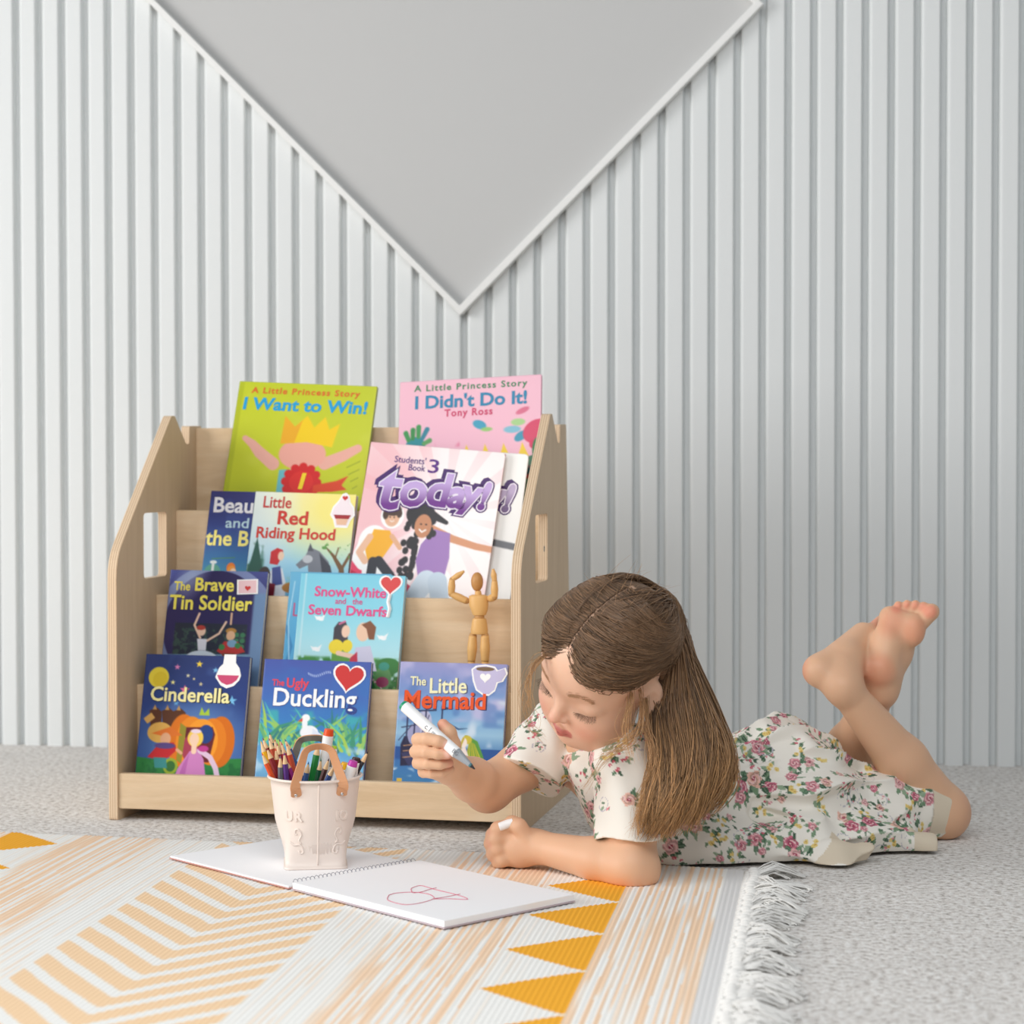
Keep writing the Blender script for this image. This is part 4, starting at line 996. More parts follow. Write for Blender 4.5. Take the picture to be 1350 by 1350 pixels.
# ---------------------------------------------------------------- bucket with pencils
BZ = Z0+0.0032
BC = (FL(375, 1147, BZ)+FL(458, 1145, BZ))/2
BX = (FL(458, 1145, BZ)-FL(375, 1147, BZ)); BW = np.linalg.norm(BX[:2]); BX = BX/np.linalg.norm(BX)
BY = np.array([-BX[1], BX[0], 0])
BO = BC+BY*BW*.46                       # centre of the square foot
BH = 0.1145; RT = 0.0580
def bucket():
    r = root('bucket', BO, 'small cream metal bucket with tan leather handles standing on the sketchbook', 'bucket')
    cream = mat('cream_enamel', (240, 226, 216), .42, spec=.4, bump=(300, .03, .001))
    n = 64; rings = []
    ca = np.linspace(0, 2*PI, n, endpoint=False)
    def sq(t, hw, p):
        x = math.cos(t); y = math.sin(t); k = (abs(x)**p+abs(y)**p)**(-1/p); return x*k*hw, y*k*hw
    V = []; prof = []
    hw = BW*.5
    for z in (0.0, 0.004, 0.0045, .02, .04, .06, .08, .10, BH): prof.append((z, 0))
    outer = [(0.0, hw, 14), (.0045, hw*.995, 14), (.005, hw*.975, 12), (.02, None, 0), (.04, None, 0), (.06, None, 0), (.08, None, 0), (.10, None, 0), (BH, None, 0)]
    def ringpt(t, z, dr=0.0):
        f = min(1, max(0, (z-.004)/(.060))); f = f*f*(3-2*f)
        a = sq(t, hw*.975+dr, 12); R_ = .0448+(RT-.0448)*(z/BH)+dr; b = (R_*math.cos(t), R_*math.sin(t))
        return np.array([a[0]*(1-f)+b[0]*f, a[1]*(1-f)+b[1]*f, z])
    zs = [0.0, .003, .0031, .012, .02, .03, .04, .05, .06, .075, .09, .105, BH]
    loops = []
    for z in zs:
        loops.append([ringpt(t, z, .0015 if z <= .003 else 0) for t in ca])
    for k in range(7):   # rolled rim
        a = -PI/2+PI*1.5*k/6+.4
        loops.append([ringpt(t, BH)+np.array([(.0018+.0018*math.cos(a))*math.cos(t), (.0018+.0018*math.cos(a))*math.sin(t), .0018*math.sin(a)]) for t in ca])
    for z in (BH-.004, .08, .05, .01): loops.append([ringpt(t, z, -.0012) for t in ca])
    V = np.array(loops).reshape(-1, 3); F = []
    L_ = len(loops)
    for i in range(L_-1):
        for k in range(n): F.append((i*n+k, i*n+(k+1) % n, (i+1)*n+(k+1) % n, (i+1)*n+k))
    F.append(tuple(range(n))[::-1]); F.append(tuple((L_-1)*n+k for k in range(n)))
    R3 = np.stack([BX, BY, [0, 0, 1]], 1)
    tow = lambda q: np.asarray(q) @ R3.T + BO
    MB().add(tow(V), F).build('body', cream, r, smooth=True)
    surf = lambda t, z, d=0.0: tow(ringpt(t, z, d))
    fa = -PI/2+.06     # facing the photographer
    MB().tube([surf(fa, z, .0002) for z in np.linspace(.006, BH-.002, 12)], .0011, 6).build('seam', cream, r, smooth=True)
    # embossed letters and scrolls, following the wall
    def emb(ch, t0, z, size):
        cu = bpy.data.curves.new('embossed_lettering', 'FONT'); cu.body = ch; cu.size = size; cu.extrude = .0011; cu.align_x = 'CENTER'; cu.bevel_depth = .0004; cu.offset = .0004
        cu.materials.append(cream)
        o = bpy.data.objects.new('embossed_lettering', cu); 
        p = surf(t0, z+.004); q = surf(t0, z-.004); nrm = surf(t0, z, .01)-surf(t0, z); nrm /= np.linalg.norm(nrm)
        up = (p-q)/np.linalg.norm(p-q); xx = np.cross(up, nrm); xx /= np.linalg.norm(xx)
        c = surf(t0, z)+nrm*.0001
        COL.objects.link(o); o.parent = r
        Mw = Matrix(((xx[0], up[0], nrm[0], c[0]), (xx[1], up[1], nrm[1], c[1]), (xx[2], up[2], nrm[2], c[2]), (0, 0, 0, 1)))
        o.matrix_basis = rigid_base(r).inverted() @ Mw
    for ch, t0 in (('U', fa-.75), ('R', fa-.50), ('I', fa+.47), ('O', fa+.66)): emb(ch, t0, .064, .0165)
    for s in (-1, 1):
        def sc(pts): return [surf(fa+s*(a), z, .0002) for a, z in pts]
        c1 = [(.62+.10*math.cos(t)*(1-t/9), .048+.006*math.sin(t)*(1-t/9)) for t in np.linspace(0, 5.5, 16)]
        MB().tube(catmull(sc([(.47, .034), (.53, .038), (.45, .046), (.52, .053), (.60, .052), (.62, .047), (.57, .046)]), 24), .0013, 6).build('embossed_scroll', cream, r, smooth=True)
        MB().tube(catmull(sc([(.78, .036), (.66, .032), (.54, .033), (.46, .029), (.44, .023), (.52, .021), (.56, .025)]), 24), .0013, 6).build('embossed_scroll', cream, r, smooth=True)
    lea = mat('tan_leather', (216, 158, 116), .6, bump=(600, .1, .0005)); lin_ = mat('leather_back', (150, 148, 140), .8)
    riv = mat('rivet_steel', (200, 200, 200), .25, metal=1.0)
    for side, nm in ((-1, 'front'), (1, 'back')):
        # strap: arch standing on the rim side
        spread = .0295
        tt = np.linspace(0, 1, 40); pts = []; nrm = []
        t1 = fa-.575 if side < 0 else fa+PI+.575
        def anchor(s): 
            t0 = (fa+s*.52+.015) if side < 0 else (fa+PI-s*.52)
            return surf(t0, BH-.019, .0014), surf(t0, BH-.003, .003)
        a0, a1 = anchor(-1); b0, b1 = anchor(1)
        top = (a1+b1)/2; outv = top-tow((0, 0, top[2]-BO[2])); outv[2] = 0; outv /= np.linalg.norm(outv)
        top = top+np.array([0, 0, .046])-outv*.012
        w = (b1-a1)/2
        P0 = [a0, (a0+a1)/2+outv*.0028, a1+outv*.0042, a1+(top-a1)*np.array([.28, .28, .60])+w*.02, a1+(top-a1)*.5+np.array([0, 0, .019]), top, b1+(top-b1)*.5+np.array([0, 0, .019]), b1+(top-b1)*np.array([.28, .28, .60])-w*.02, b1+outv*.0042, (b0+b1)/2+outv*.0028, b0]
        C_ = catmull(P0, 48)
        hwid = .0068
        tg = np.gradient(C_, axis=0); tg /= np.linalg.norm(tg, axis=1)[:, None]
        # leather is a flat band: width lies roughly in the plane of the arch near the rivets and turns flat on top
        Vf = []; 
        for i in range(48):
            f = i/47
            inplane = np.cross(tg[i], outv); inplane /= np.linalg.norm(inplane)
            mix = math.sin(PI*min(1, max(0, (f-.12)/.76)))
            ang = mix*.62
            wd_ = inplane*math.cos(ang)+outv*math.sin(ang)*(-1)
            th = np.cross(tg[i], wd_)
            hw_ = hwid*(.86+.14*math.cos(2*PI*f))
            if i in (0, 47): hw_ *= .62
            for q in ((1, .0009), (1, -.0009), (-1, -.0009), (-1, .0009)): Vf.append(C_[i]+wd_*hw_*q[0]+th*q[1])
        F = []; fm = []
        for i in range(47):
            for k in range(4): F.append((i*4+k, i*4+(k+1) % 4, (i+1)*4+(k+1) % 4, (i+1)*4+k)); fm.append(k)
        F += [(3, 2, 1, 0), (188, 189, 190, 191)]; fm += [0, 0]
        # decide which broad face looks outwards
        vv = np.array(Vf); nn = np.cross(vv[1*4+1]-vv[1*4+0], vv[2*4]-vv[1*4]); 
        c0 = (vv[24*4+0]+vv[24*4+3])/2; c1 = (vv[24*4+1]+vv[24*4+2])/2
        o0 = np.dot(c0-c1, outv) + .0*c0[2]
        outer_k = 3 if o0 > 0 else 1
        fmat = [0 if (k == outer_k or k in (0, 2)) else 1 for k in fm]
        h_ = mesh('handle', vv, F, lea, r, mats=[lea, lin_], fmat=fmat)
        for (p, s) in ((a0, -1), (b0, 1)):
            t0 = (fa+s*.52+.015) if side < 0 else (fa+PI-s*.52)
            q = surf(t0, BH-.0165, .0028)
            MB().ell(q, (.0026, .0026, .0026), None, 12, 8).build('rivet', riv, h_, smooth=True)
    return tow
TOW = bucket()

WOODP = (232, 196, 150)
def stick(name, base, tip, rad, parts, label, cat, group=None):
    """pencil or marker from a list of (part name, t0, t1, r0, r1, colour, sides)"""
    base = np.array(base); tip = np.array(tip); d = tip-base; L_ = np.linalg.norm(d); d /= L_
    r = root(name, base, label, cat, group)
    for nm, t0, t1, r0, r1, col, n in parts:
        k = 5 if t1-t0 < .02 else 2
        m_ = MB(); m_.tube([base+d*t0, base+d*(t0+(t1-t0)*.5), base+d*t1], [rad*r0, rad*(r0+r1)/2, rad*r1], n)
        m_.build(nm, mat('paint_%02x%02x%02x' % tuple(col), col, .4), r, bevel=.0003 if n > 6 else 0.0)
    return r
def px_plane(x, y, dy):
    """a point over the bucket at depth dy behind its centre line"""
    return W(x, y, BO[1]+dy)
ZOX, ZOY, ZS = 330, 940, 230/1350.0
def zp(x, y): return ZOX+x*ZS, ZOY+y*ZS
GP = 'colouring pencils in the cream bucket'
def pencil(tipz, midz, dy, col, label, lead=None, tip_long=.015, r=.0036, dyb=None):
    tx, ty = zp(*tipz); mx, my = zp(*midz)
    tip = px_plane(tx, ty, dy); mid = px_plane(mx, my, dy*.9 if dyb is None else dyb)
    d = tip-mid; d /= np.linalg.norm(d)
    # run the shaft down into the bucket until near its floor or wall
    L_ = 0.15
    z_floor = BO[2]+.004
    k = (tip[2]-z_floor)/d[2]; L_ = min(k, .135)
    for _ in range(60):
        q = tip-d*L_; loc = q-BO; rr = math.hypot(loc[0], loc[1]); lim = .0448+(RT-.0448)*(loc[2]/BH)-.0075
        if rr <= lim*.93: break
        L_ -= .002
    base = tip-d*L_
    lead = lead or col
    stick('colouring_pencil', base, tip, r, [('shaft', 0, L_-tip_long, 1, 1, col, 6), ('sharpened_cone', L_-tip_long, L_-.0035, .98, .34, WOODP, 10), ('lead', L_-.0036, L_, .34, .06, lead, 8)], label, 'pencil', GP)
PEN = [((80, 215), (112, 318), .012, (240, 186, 30), 'yellow pencil at the far left of the bucket'),
 ((88, 308), (160, 470), -.022, (224, 84, 34), 'bright orange pencil leaning out at the front left of the bucket'),
 ((95, 192), (150, 330), .020, (120, 36, 40), 'dark red tipped pencil behind the yellow pencil'),
 ((126, 268), (196, 440), -.010, (140, 36, 44), 'maroon pencil between the two orange ones'),
 ((147, 148), (180, 300), .024, (30, 96, 106), 'teal tipped pencil, tallest of the left bunch'),
 ((143, 192), (185, 330), .010, (176, 72, 44), 'rust tipped pencil in the left bunch under the teal one'),
 ((187, 200), (215, 340), .020, (190, 44, 60), 'crimson tipped pencil right of the teal one'),
 ((196, 270), (212, 420), -.006, (226, 74, 40), 'red orange pencil in the middle of the left bunch'),
 ((232, 330), (234, 440), -.030, (112, 114, 122), 'grey pencil at the front of the left bunch'),
 ((262, 305), (274, 430), -.030, (96, 58, 136), 'violet pencil at the front beside the grey one'),
 ((262, 345), (312, 460), -.022, (150, 38, 120), 'magenta pencil leaning behind the violet one'),
 ((208, 232), (235, 380), .004, (160, 40, 60), 'wine red pencil behind the red orange one'),
 ((224, 200), (262, 350), .024, (40, 84, 92), 'dark green tipped pencil at the back of the left bunch'),
 ((240, 228), (276, 360), .014, (196, 52, 84), 'pinkish red pencil beside the dark green tipped one'),
 ((280, 236), (334, 430), -.012, (190, 76, 48), 'rust orange pencil leaning left behind the front handle'),
 ((266, 200), (345, 385), .006, (52, 84, 140), 'blue tipped slate pencil leaning far to the left'),
 ((452, 375), (430, 500), .004, (60, 96, 150), 'mid blue pencil showing under the front handle'),
 ((548, 352), (525, 500), -.004, (24, 90, 60), 'bottle green pencil seen through the front handle'),
 ((610, 350), (560, 490), -.012, (84, 48, 44), 'brown pencil seen through the front handle'),
 ((652, 402), (606, 500), -.020, (54, 76, 130), 'navy pencil leaning right under the front handle'),
 ((912, 296), (850, 410), .014, (38, 34, 40), 'black pencil leaning out at the far right of the bucket'),
 ((529, 236), (490, 440), .010, (36, 132, 62), 'leaf green pencil standing between the two handles')]
for tz, mz, dy, col, lab in PEN: pencil(tz, mz, dy, col, lab, r=.0046 if 'leaf' in lab else .0036)
GM = 'felt markers in the cream bucket'
def marker(topz, lowz, dy, cap, label, r=.0068, white=(246, 246, 246), flat=True, cl=.0085):
    tx, ty = zp(*topz); mx, my = zp(*lowz)
    tip = px_plane(tx, ty, dy); mid = px_plane(mx, my, dy)
    d = tip-mid; d /= np.linalg.norm(d)
    L_ = .13
    L_ = min(L_, (tip[2]-BO[2]-.012)/d[2])
    for _ in range(60):
        q = tip-d*L_; loc = q-BO; rr = math.hypot(loc[0], loc[1]); lim = .0448+(RT-.0448)*(loc[2]/BH)-.009
        if rr <= lim*.92: break
        L_ -= .002
    base = tip-d*L_
    stick('marker', base, tip, r, [('barrel', 0, L_-cl, 1, 1, white, 18), ('cap_end', L_-cl, L_, .97, .82, cap, 18)], label, 'marker', GM)
marker((610, 125), (585, 300), .020, (234, 84, 30), 'white marker with an orange end, tallest in the bucket', r=.0070)
marker((652, 254), (650, 400), .022, (176, 214, 52), 'slim white marker with a lime green end', r=.0034, cl=.004)
marker((738, 385), (700, 520), .016, (240, 180, 30), 'white marker with an amber yellow end', r=.0062)
marker((800, 370), (765, 480), -.004, (196, 66, 170), 'white marker with a magenta end leaning right', r=.0066, cl=.007)
marker((822, 345), (800, 470), .012, (62, 40, 40), 'white marker with a dark brown end', r=.0062, cl=.006)
marker((690, 400), (640, 540), -.014, (236, 236, 236), 'white marker with a plain pale end beside the navy pencil', r=.0055)
# ---------------------------------------------------------------- implicit surfaces (smooth unions) for the child
class SDF:
    def __init__(s, lo, hi, h):
        s.lo = np.array(lo, float); s.h = h
        s.n = np.ceil((np.array(hi)-s.lo)/h).astype(int)+1
        s.d = np.full(tuple(s.n), 1.0, np.float32)
        s.ax = [s.lo[i]+h*np.arange(s.n[i]) for i in range(3)]
    def block(s, lo, hi):
        i0 = np.clip(np.floor((np.array(lo)-s.lo)/s.h).astype(int), 0, s.n-1)
        i1 = np.clip(np.ceil((np.array(hi)-s.lo)/s.h).astype(int)+1, 0, s.n)
        sl = tuple(slice(a, b) for a, b in zip(i0, i1))
        g = np.meshgrid(*[s.ax[i][sl[i]] for i in range(3)], indexing='ij')
        return sl, np.stack(g, -1)
    def op(s, sl, e, k, mode):
        D = s.d[sl]; e = e.astype(np.float32)
        if mode == 'sub':
            a = -D; b = e
            h = np.clip(k-np.abs(a-b), 0, None)/max(k, 1e-6); s.d[sl] = -(np.minimum(a, b)-h*h*k*.25) if False else np.maximum(D, -e)+h*h*k*.25
        else:
            h = np.clip(k-np.abs(D-e), 0, None)/max(k, 1e-6); s.d[sl] = np.minimum(D, e)-h*h*k*.25
    def cone(s, a, b, ra, rb, k=.01, mode='add', cap=None, sc=None, capa=None):
        a = np.array(a, float); b = np.array(b, float); mg = max(ra, rb)+k+3*s.h
        sl, p = s.block(np.minimum(a, b)-mg, np.maximum(a, b)+mg)
        ab = b-a; L2 = ab@ab+1e-12
        t = np.clip(((p-a)@ab)/L2, 0, 1)
        q = p-a-t[..., None]*ab
        if sc is not None:       # flatten along a direction
            dv, f = sc; dv = np.array(dv)/np.linalg.norm(dv); w = q@dv; q = q+dv*(w*(1/f-1))[..., None]
            e = (np.linalg.norm(q, axis=-1)-(ra+(rb-ra)*t))*(f if f < 1 else 1)
        else: e = np.linalg.norm(q, axis=-1)-(ra+(rb-ra)*t)
        if cap: 
            e = np.maximum(e, (p-np.array(cap[0]))@(np.array(cap[1])/np.linalg.norm(cap[1])))
        s.op(sl, e, k, mode); return s
    def chain(s, P, R, k=.008):
        for i in range(len(P)-1): s.cone(P[i], P[i+1], R[i], R[i+1], k)
        return s
    def ell(s, c, r, Rm=None, k=.01, mode='add'):
        c = np.array(c, float); r = np.array(r, float)*np.ones(3); mg = r.max()+k+3*s.h
        sl, p = s.block(c-mg, c+mg)
        q = p-c
        if Rm is not None: q = q@np.asarray(Rm)
        k0 = np.linalg.norm(q/r, axis=-1); k1 = np.linalg.norm(q/(r*r), axis=-1)
        e = np.where(k1 > 1e-9, k0*(k0-1)/np.maximum(k1, 1e-9), -r.min())
        s.op(sl, e, k, mode); return s
    def surface(s):
        """naive surface nets -> verts, quads"""
        d = s.d; ins = d < 0
        c = np.zeros(tuple(s.n-1), np.int8)
        for i in (0, 1):
            for j in (0, 1):
                for k in (0, 1): c += ins[i:s.n[0]-1+i, j:s.n[1]-1+j, k:s.n[2]-1+k]
        act = np.argwhere((c > 0) & (c < 8)); del c
        cor = np.array([(i, j, k) for i in (0, 1) for j in (0, 1) for k in (0, 1)])
        val = np.stack([d[tuple((act+o).T)] for o in cor], 1)
        acc = np.zeros((len(act), 3)); cnt = np.zeros(len(act))
        for a in range(8):
            for b in range(a+1, 8):
                if np.abs(cor[a]-cor[b]).sum() != 1: continue
                va, vb = val[:, a], val[:, b]; m_ = (va < 0) != (vb < 0)
                t = np.where(m_, va/np.where(m_, va-vb, 1), 0)
                acc += np.where(m_[:, None], cor[a]+t[:, None]*(cor[b]-cor[a]), 0); cnt += m_
        V = s.lo+s.h*(act+acc/cnt[:, None])
        idx = np.full(tuple(s.n-1), -1, np.int32); idx[tuple(act.T)] = np.arange(len(act))
        F = []
        for ax in range(3):
            o = np.zeros(3, int); o[ax] = 1
            sl0 = [slice(1, s.n[q]-1) for q in range(3)]; sl0[ax] = slice(0, s.n[ax]-1)
            sl1 = list(sl0); sl1[ax] = slice(1, s.n[ax])
            A = ins[tuple(sl0)]; B = ins[tuple(sl1)]
            e = np.argwhere(A != B); base = e+np.array([0 if q == ax else 1 for q in range(3)])
            fl = A[tuple(e.T)]
            u, v = (ax+1) % 3, (ax+2) % 3
            def cell(du, dv):
                q = base.copy(); q[:, u] -= du; q[:, v] -= dv; return idx[tuple(q.T)]
            Q = np.stack([cell(1, 1), cell(0, 1), cell(0, 0), cell(1, 0)], 1)
            Q[~fl] = Q[~fl][:, ::-1]; F.append(Q)
        F = np.concatenate(F); F = F[(F >= 0).all(1)]
        return V, F
def relax(V, F, it=2, lam=.5):
    n = len(V)
    for _ in range(it):
        S = np.zeros((n, 3)); C = np.zeros(n)
        for k in range(4):
            a = F[:, k]; b = F[:, (k+1) % 4]
            for q in range(3):
                S[:, q] += np.bincount(a, V[b, q], n)+np.bincount(b, V[a, q], n)
            C += np.bincount(a, minlength=n)+np.bincount(b, minlength=n)
        V = V*(1-lam)+lam*S/np.maximum(C, 1)[:, None]
    return V
def normals(V, F):
    fn = np.cross(V[F[:, 2]]-V[F[:, 0]], V[F[:, 3]]-V[F[:, 1]]); N = np.zeros_like(V)
    for k in range(4):
        for q in range(3): N[:, q] += np.bincount(F[:, k], fn[:, q], len(V))
    return N/(np.linalg.norm(N, axis=1)[:, None]+1e-12)
def near(P, pts, r):
    """soft mask of verts near any of the points"""
    m_ = np.zeros(len(P))
    for q in pts: m_ = np.maximum(m_, 1-sstep(.4*r, r, np.linalg.norm(P-np.array(q), axis=1)))
    return m_
def seg_d(P, a, b):
    a = np.array(a); b = np.array(b); ab = b-a; t = np.clip((P-a)@ab/(ab@ab), 0, 1); return np.linalg.norm(P-a-t[:, None]*ab, axis=1), t

# ---------------------------------------------------------------- pose
HC = W(798, 880, -.290)                                  # head centre
HM = np.array([[0.700, -0.714, -0.011], [-0.468, -0.469, 0.749], [0.540, 0.519, 0.663]])   # left/forward/up in camera right/up/toward
HR = np.stack([C_R*HM[0, i]+C_U*HM[1, i]-C_F*HM[2, i] for i in range(3)], 1)     # head -> world
hp_ = lambda x, y, z: HC+HR @ np.array([x, y, z])
SHL = W(836, 1005, -.270); ELL = W(832, 1143, -.345); WRL = W(708, 1116, -.285)
SHR = W(728, 985, -.150); ELR = W(643, 1039, -.255); WRR = W(592, 1011, -.375)
CHEST = W(838, 1035, -.190); NECK = W(790, 985, -.205)
WAIST = W(955, 1055, -.085); HIP = W(1035, 1045, -.035)
HIPL = W(1050, 1062, -.060); KNL = W(1240, 1068, .045); ANL = W(1112, 906, -.035)
HIPR = W(1010, 1020, .070); KNR = W(1098, 1040, .190); ANR = W(1160, 908, .030)
MKA = W(531, 929, -.408); MKB = W(626, 1014, -.452)      # marker in the raised hand: end and nib

person = root('person', (HIP[0], HIP[1], 0.0), 'young girl in a floral dress lying on her front, looking down and holding a marker', 'person')

def build_body():
    S = SDF((.46, -.54, -.004), (1.32, .34, .42), .0021)
    c, e = S.cone, S.ell
    # torso and hips (mostly under the dress)
    c(WAIST, CHEST, .052, .060, .02); c(HIP, WAIST, .052, .052, .03); c(CHEST, NECK, .062, .04, .03)
    c(CHEST, SHL, .05, .036, .03); c(CHEST, SHR, .05, .036, .03)
    c(HIP, HIPL, .048, .044, .03); c(HIP, HIPR, .048, .044, .03)
    c(HIPL, KNL, .040, .034, .02); c(HIPR, KNR, .040, .036, .02)
    # neck and head
    c(NECK, hp_(0, -.022, -.055), .036, .034, .02)
    e(hp_(0, -.012, .028), (.069, .086, .083), HR, .01)
    e(hp_(0, .026, -.026), (.059, .052, .062), HR, .03)
    e(hp_(0, .030, .040), (.058, .053, .050), HR, .03)
    for s in (-1, 1):
        e(hp_(s*.031, .049, -.036), .0265, HR, .022)
        e(hp_(s*.022, .048, -.056), .022, HR, .02)
    e(hp_(0, .060, -.078), (.016, .014, .013), HR, .022)
    c(hp_(-.03, .03, -.07), hp_(.03, .03, -.07), .026, .026, .03)
    # brow, sockets, lids
    for s in (-1, 1):
        e(hp_(s*.031, .095, .002), (.020, .017, .014), HR, .016, 'sub')
        e(hp_(s*.031, .0565, .002), (.0205, .0185, .0155), HR, .005)
    # nose
    c(hp_(0, .073, .006), hp_(0, .0900, -.0205), .0052, .0070, .010)
    e(hp_(0, .0920, -.0225), (.0080, .0082, .0074), HR, .005)
    for s in (-1, 1): e(hp_(s*.0092, .0835, -.0262), (.0054, .0066, .0052), HR, .003)
    # lips
    c(hp_(-.0145, .0750, -.0528), hp_(-.004, .0818, -.0508), .0024, .0034, .006); c(hp_(.0145, .0750, -.0528), hp_(.004, .0818, -.0508), .0024, .0034, .006); c(hp_(-.004, .0818, -.0508), hp_(.004, .0818, -.0508), .0034, .0034, .005)
    c(hp_(-.0115, .0750, -.0574), hp_(0, .0803, -.0592), .0028, .0042, .005); c(hp_(.0115, .0750, -.0574), hp_(0, .0803, -.0592), .0028, .0042, .005)
    # ears
    for s in (-1, 1):
        Er = HR @ np.array(Euler((0.15, s*-.30, s*.35)).to_matrix())
        e(hp_(s*.0715, -.010, -.010), (.0075, .016, .026), Er, .006); e(hp_(s*.082, -.004, -.008), (.008, .009, .015), Er, .004, 'sub')
    # left arm: elbow on the rug
    mid = (SHL+ELL)/2
    c(SHL, mid, .034, .033, .01); c(mid, ELL, .033, .0305, .01)
    fm = ELL+(WRL-ELL)*.35
    c(ELL, fm, .0305, .0275, .012); c(fm, WRL, .0275, .0195, .01)
    e(ELL+np.array([.008, .004, -.004]), .027, None, .012)
    # left fist
    e(W(683, 1117, -.279), (.027, .021, .026), None, .014); c(WRL, W(690, 1117, -.280), .0195, .022, .012)
    for pts, r in (([(676, 1090), (657, 1093), (650, 1101), (660, 1108)], .0100), ([(674, 1104), (655, 1106), (648, 1112), (662, 1118)], .0104), ([(674, 1119), (657, 1119), (651, 1126), (664, 1130)], .0102), ([(677, 1132), (663, 1133), (658, 1138), (670, 1141)], .0092)):
        ys = (-.285, -.291, -.279, -.262)
        S.chain([W(x, y, yy) for (x, y), yy in zip(pts, ys)], [r, r*1.02, r*.95, r*.85], .003)
    S.chain([W(694, 1104, -.293), W(684, 1089, -.296), W(675, 1085, -.292), W(667, 1091, -.288)], [.0115, .0098, .0092, .0080], .004)
    # right arm: raised forearm towards the viewer
    mid = (SHR+ELR)/2
    c(SHR, mid, .034, .031, .01); c(mid, ELR, .031, .030, .01)
    fm = ELR+(WRR-ELR)*.4
    c(ELR, fm, .030, .0275, .012); c(fm, WRR, .0275, .0195, .01)
    # right hand closed on the marker
    pc = W(572, 999, -.392)
    e(pc, (.019, .018, .024), None, .010); c(WRR, pc, .0195, .020, .012); c(W(590, 1004, -.388), W(565, 985, -.392), .017, .015, .008)
    S.chain([W(562, 978, -.396), W(551, 975, -.414), W(563, 974, -.4345), W(578, 977, -.4385), W(589, 981, -.4360)], [.0088, .0084, .0078, .0072, .0064], .0018)
    S.chain([W(561, 993, -.394), W(548, 991, -.414), W(562, 991, -.4340), W(577, 994, -.4370), W(590, 995, -.4345)], [.0084, .0080, .0074, .0068, .0061], .0018)
    S.chain([W(562, 1006, -.392), W(551, 1006, -.411), W(564, 1007, -.4290), W(580, 1008, -.4300), W(592, 1006, -.4240)], [.0080, .0076, .0070, .0064, .0058], .0018)
    S.chain([W(566, 1017, -.388), W(558, 1018, -.404), W(570, 1020, -.4190), W(583, 1019, -.4190), W(594, 1014, -.4140)], [.0074, .0070, .0064, .0059, .0053], .0018)
    S.chain([W(590, 1000, -.392), W(597, 982, -.408), W(592, 966, -.414), W(584, 955, -.413)], [.0120, .0092, .0085, .0072], .006)
    # legs: left shin crosses in front
    cv = KNL+(ANL-KNL)*.40
    c(KNL, cv, .0365, .0345, .015); c(cv, ANL, .0345, .0215, .015); e(KNL+np.array([.004, -.004, -.004]), .0365, None, .01)
    c(W(1222, 1066, .035), W(1205, 1078, .02), .031, .030, .015)
    cv = KNR+(ANR-KNR)*.42
    c(KNR, cv, .038, .036, .015); c(cv, ANR, .036, .0210, .015)
    # left foot seen from its outer side, pointing away
    hl = W(1079, 884, -.028); bl = W(1138, 838, .045); tl = W(1152, 825, .068)
    e(hl+np.array([.001, 0, 0]), (.0175, .020, .0195), None, .014); c(ANL, hl, .0215, .0175, .014); c(W(1104, 880, -.012), bl, .0265, .0165, .016); c(hl, bl, .0175, .0155, .012); c(ANL, W(1118, 873, .0), .0225, .024, .014)
    for k in range(5):
        o = np.array([.010-.004*k, .002*k, .008-.006*k]); S.chain([bl+o*.9, tl+o+np.array([0, .004*(1-k), 0])], [.0085, .0072-.0006*k], .004)
    # right foot with the sole turned to the viewer
    hl = W(1159, 884, -.010); bl = W(1189, 822, .018)
    ftn = np.array([-.10, -.97, -.10])
    def fp(x, y, d=0.0): return W(x, y, -.006+.030*((900-y)/100.0)+d)
    e(fp(1160, 883, .012), (.0225, .022, .025), None, .012); c(ANR, fp(1164, 885, .022), .0215, .021, .016)
    c(fp(1161, 880, .010), fp(1172, 850, .012), .0205, .0185, .012); c(fp(1168, 860, .020), fp(1185, 830, .020), .020, .020, .014); c(ANR, fp(1182, 862, .040), .022, .021, .016)
    c(fp(1182, 862, .036), fp(1200, 828, .028), .018, .015, .014)
    e(fp(1204, 832, .008), (.0165, .014, .021), None, .012); e(fp(1176, 822, .010), (.0165, .013, .022), None, .012); c(fp(1172, 812, .012), fp(1206, 822, .012), .0125, .0135, .010)
    e(fp(1166, 848, .010), (.0135, .013, .026), None, .014)
    for (a, b, r0, r1) in (((1208, 828), (1226, 809), .0115, .0110), ((1204, 814), (1217.5, 799), .0070, .0064), ((1196, 812), (1207, 797), .0068, .0066), ((1187, 811), (1196, 796.5), .0066, .0064), ((1178, 811), (1184.5, 798), .0064, .0064)):
        S.chain([fp(*a, .014), fp(*b, .008)], [r0*.95, r1], .0016)
    e(fp(1229, 805, .008), .0098, None, .006)
    V, F = S.surface(); V = relax(V, F, 2, .4)
    V[:, 2] = np.maximum(V[:, 2], np.where((V[:, 0] < .945) & (V[:, 1] < -.2), .0054, .0012)); N = normals(V, F)
    # skin tint by anatomy
    base = np.array([226, 180, 146.]); C = np.tile(base, (len(V), 1))
    def tint(m_, col, a=1.0):
        nonlocal C
        m_ = (m_*a)[:, None]; C = C*(1-m_)+np.array(col)*m_
    H = (V-HC) @ HR
    inhead = (np.abs(H) < .125).all(1)
    tint(inhead*1.0, (236, 192, 166), .8)
    for s in (-1, 1): tint(inhead*np.exp(-(((H-np.array([s*.036, .062, -.036]))/np.array([.016, .03, .015]))**2).sum(1)), (232, 150, 128), .55)
    tint(inhead*np.exp(-(((H-np.array([0, .093, -.022]))/np.array([.010, .02, .009]))**2).sum(1)), (230, 158, 136), .5)
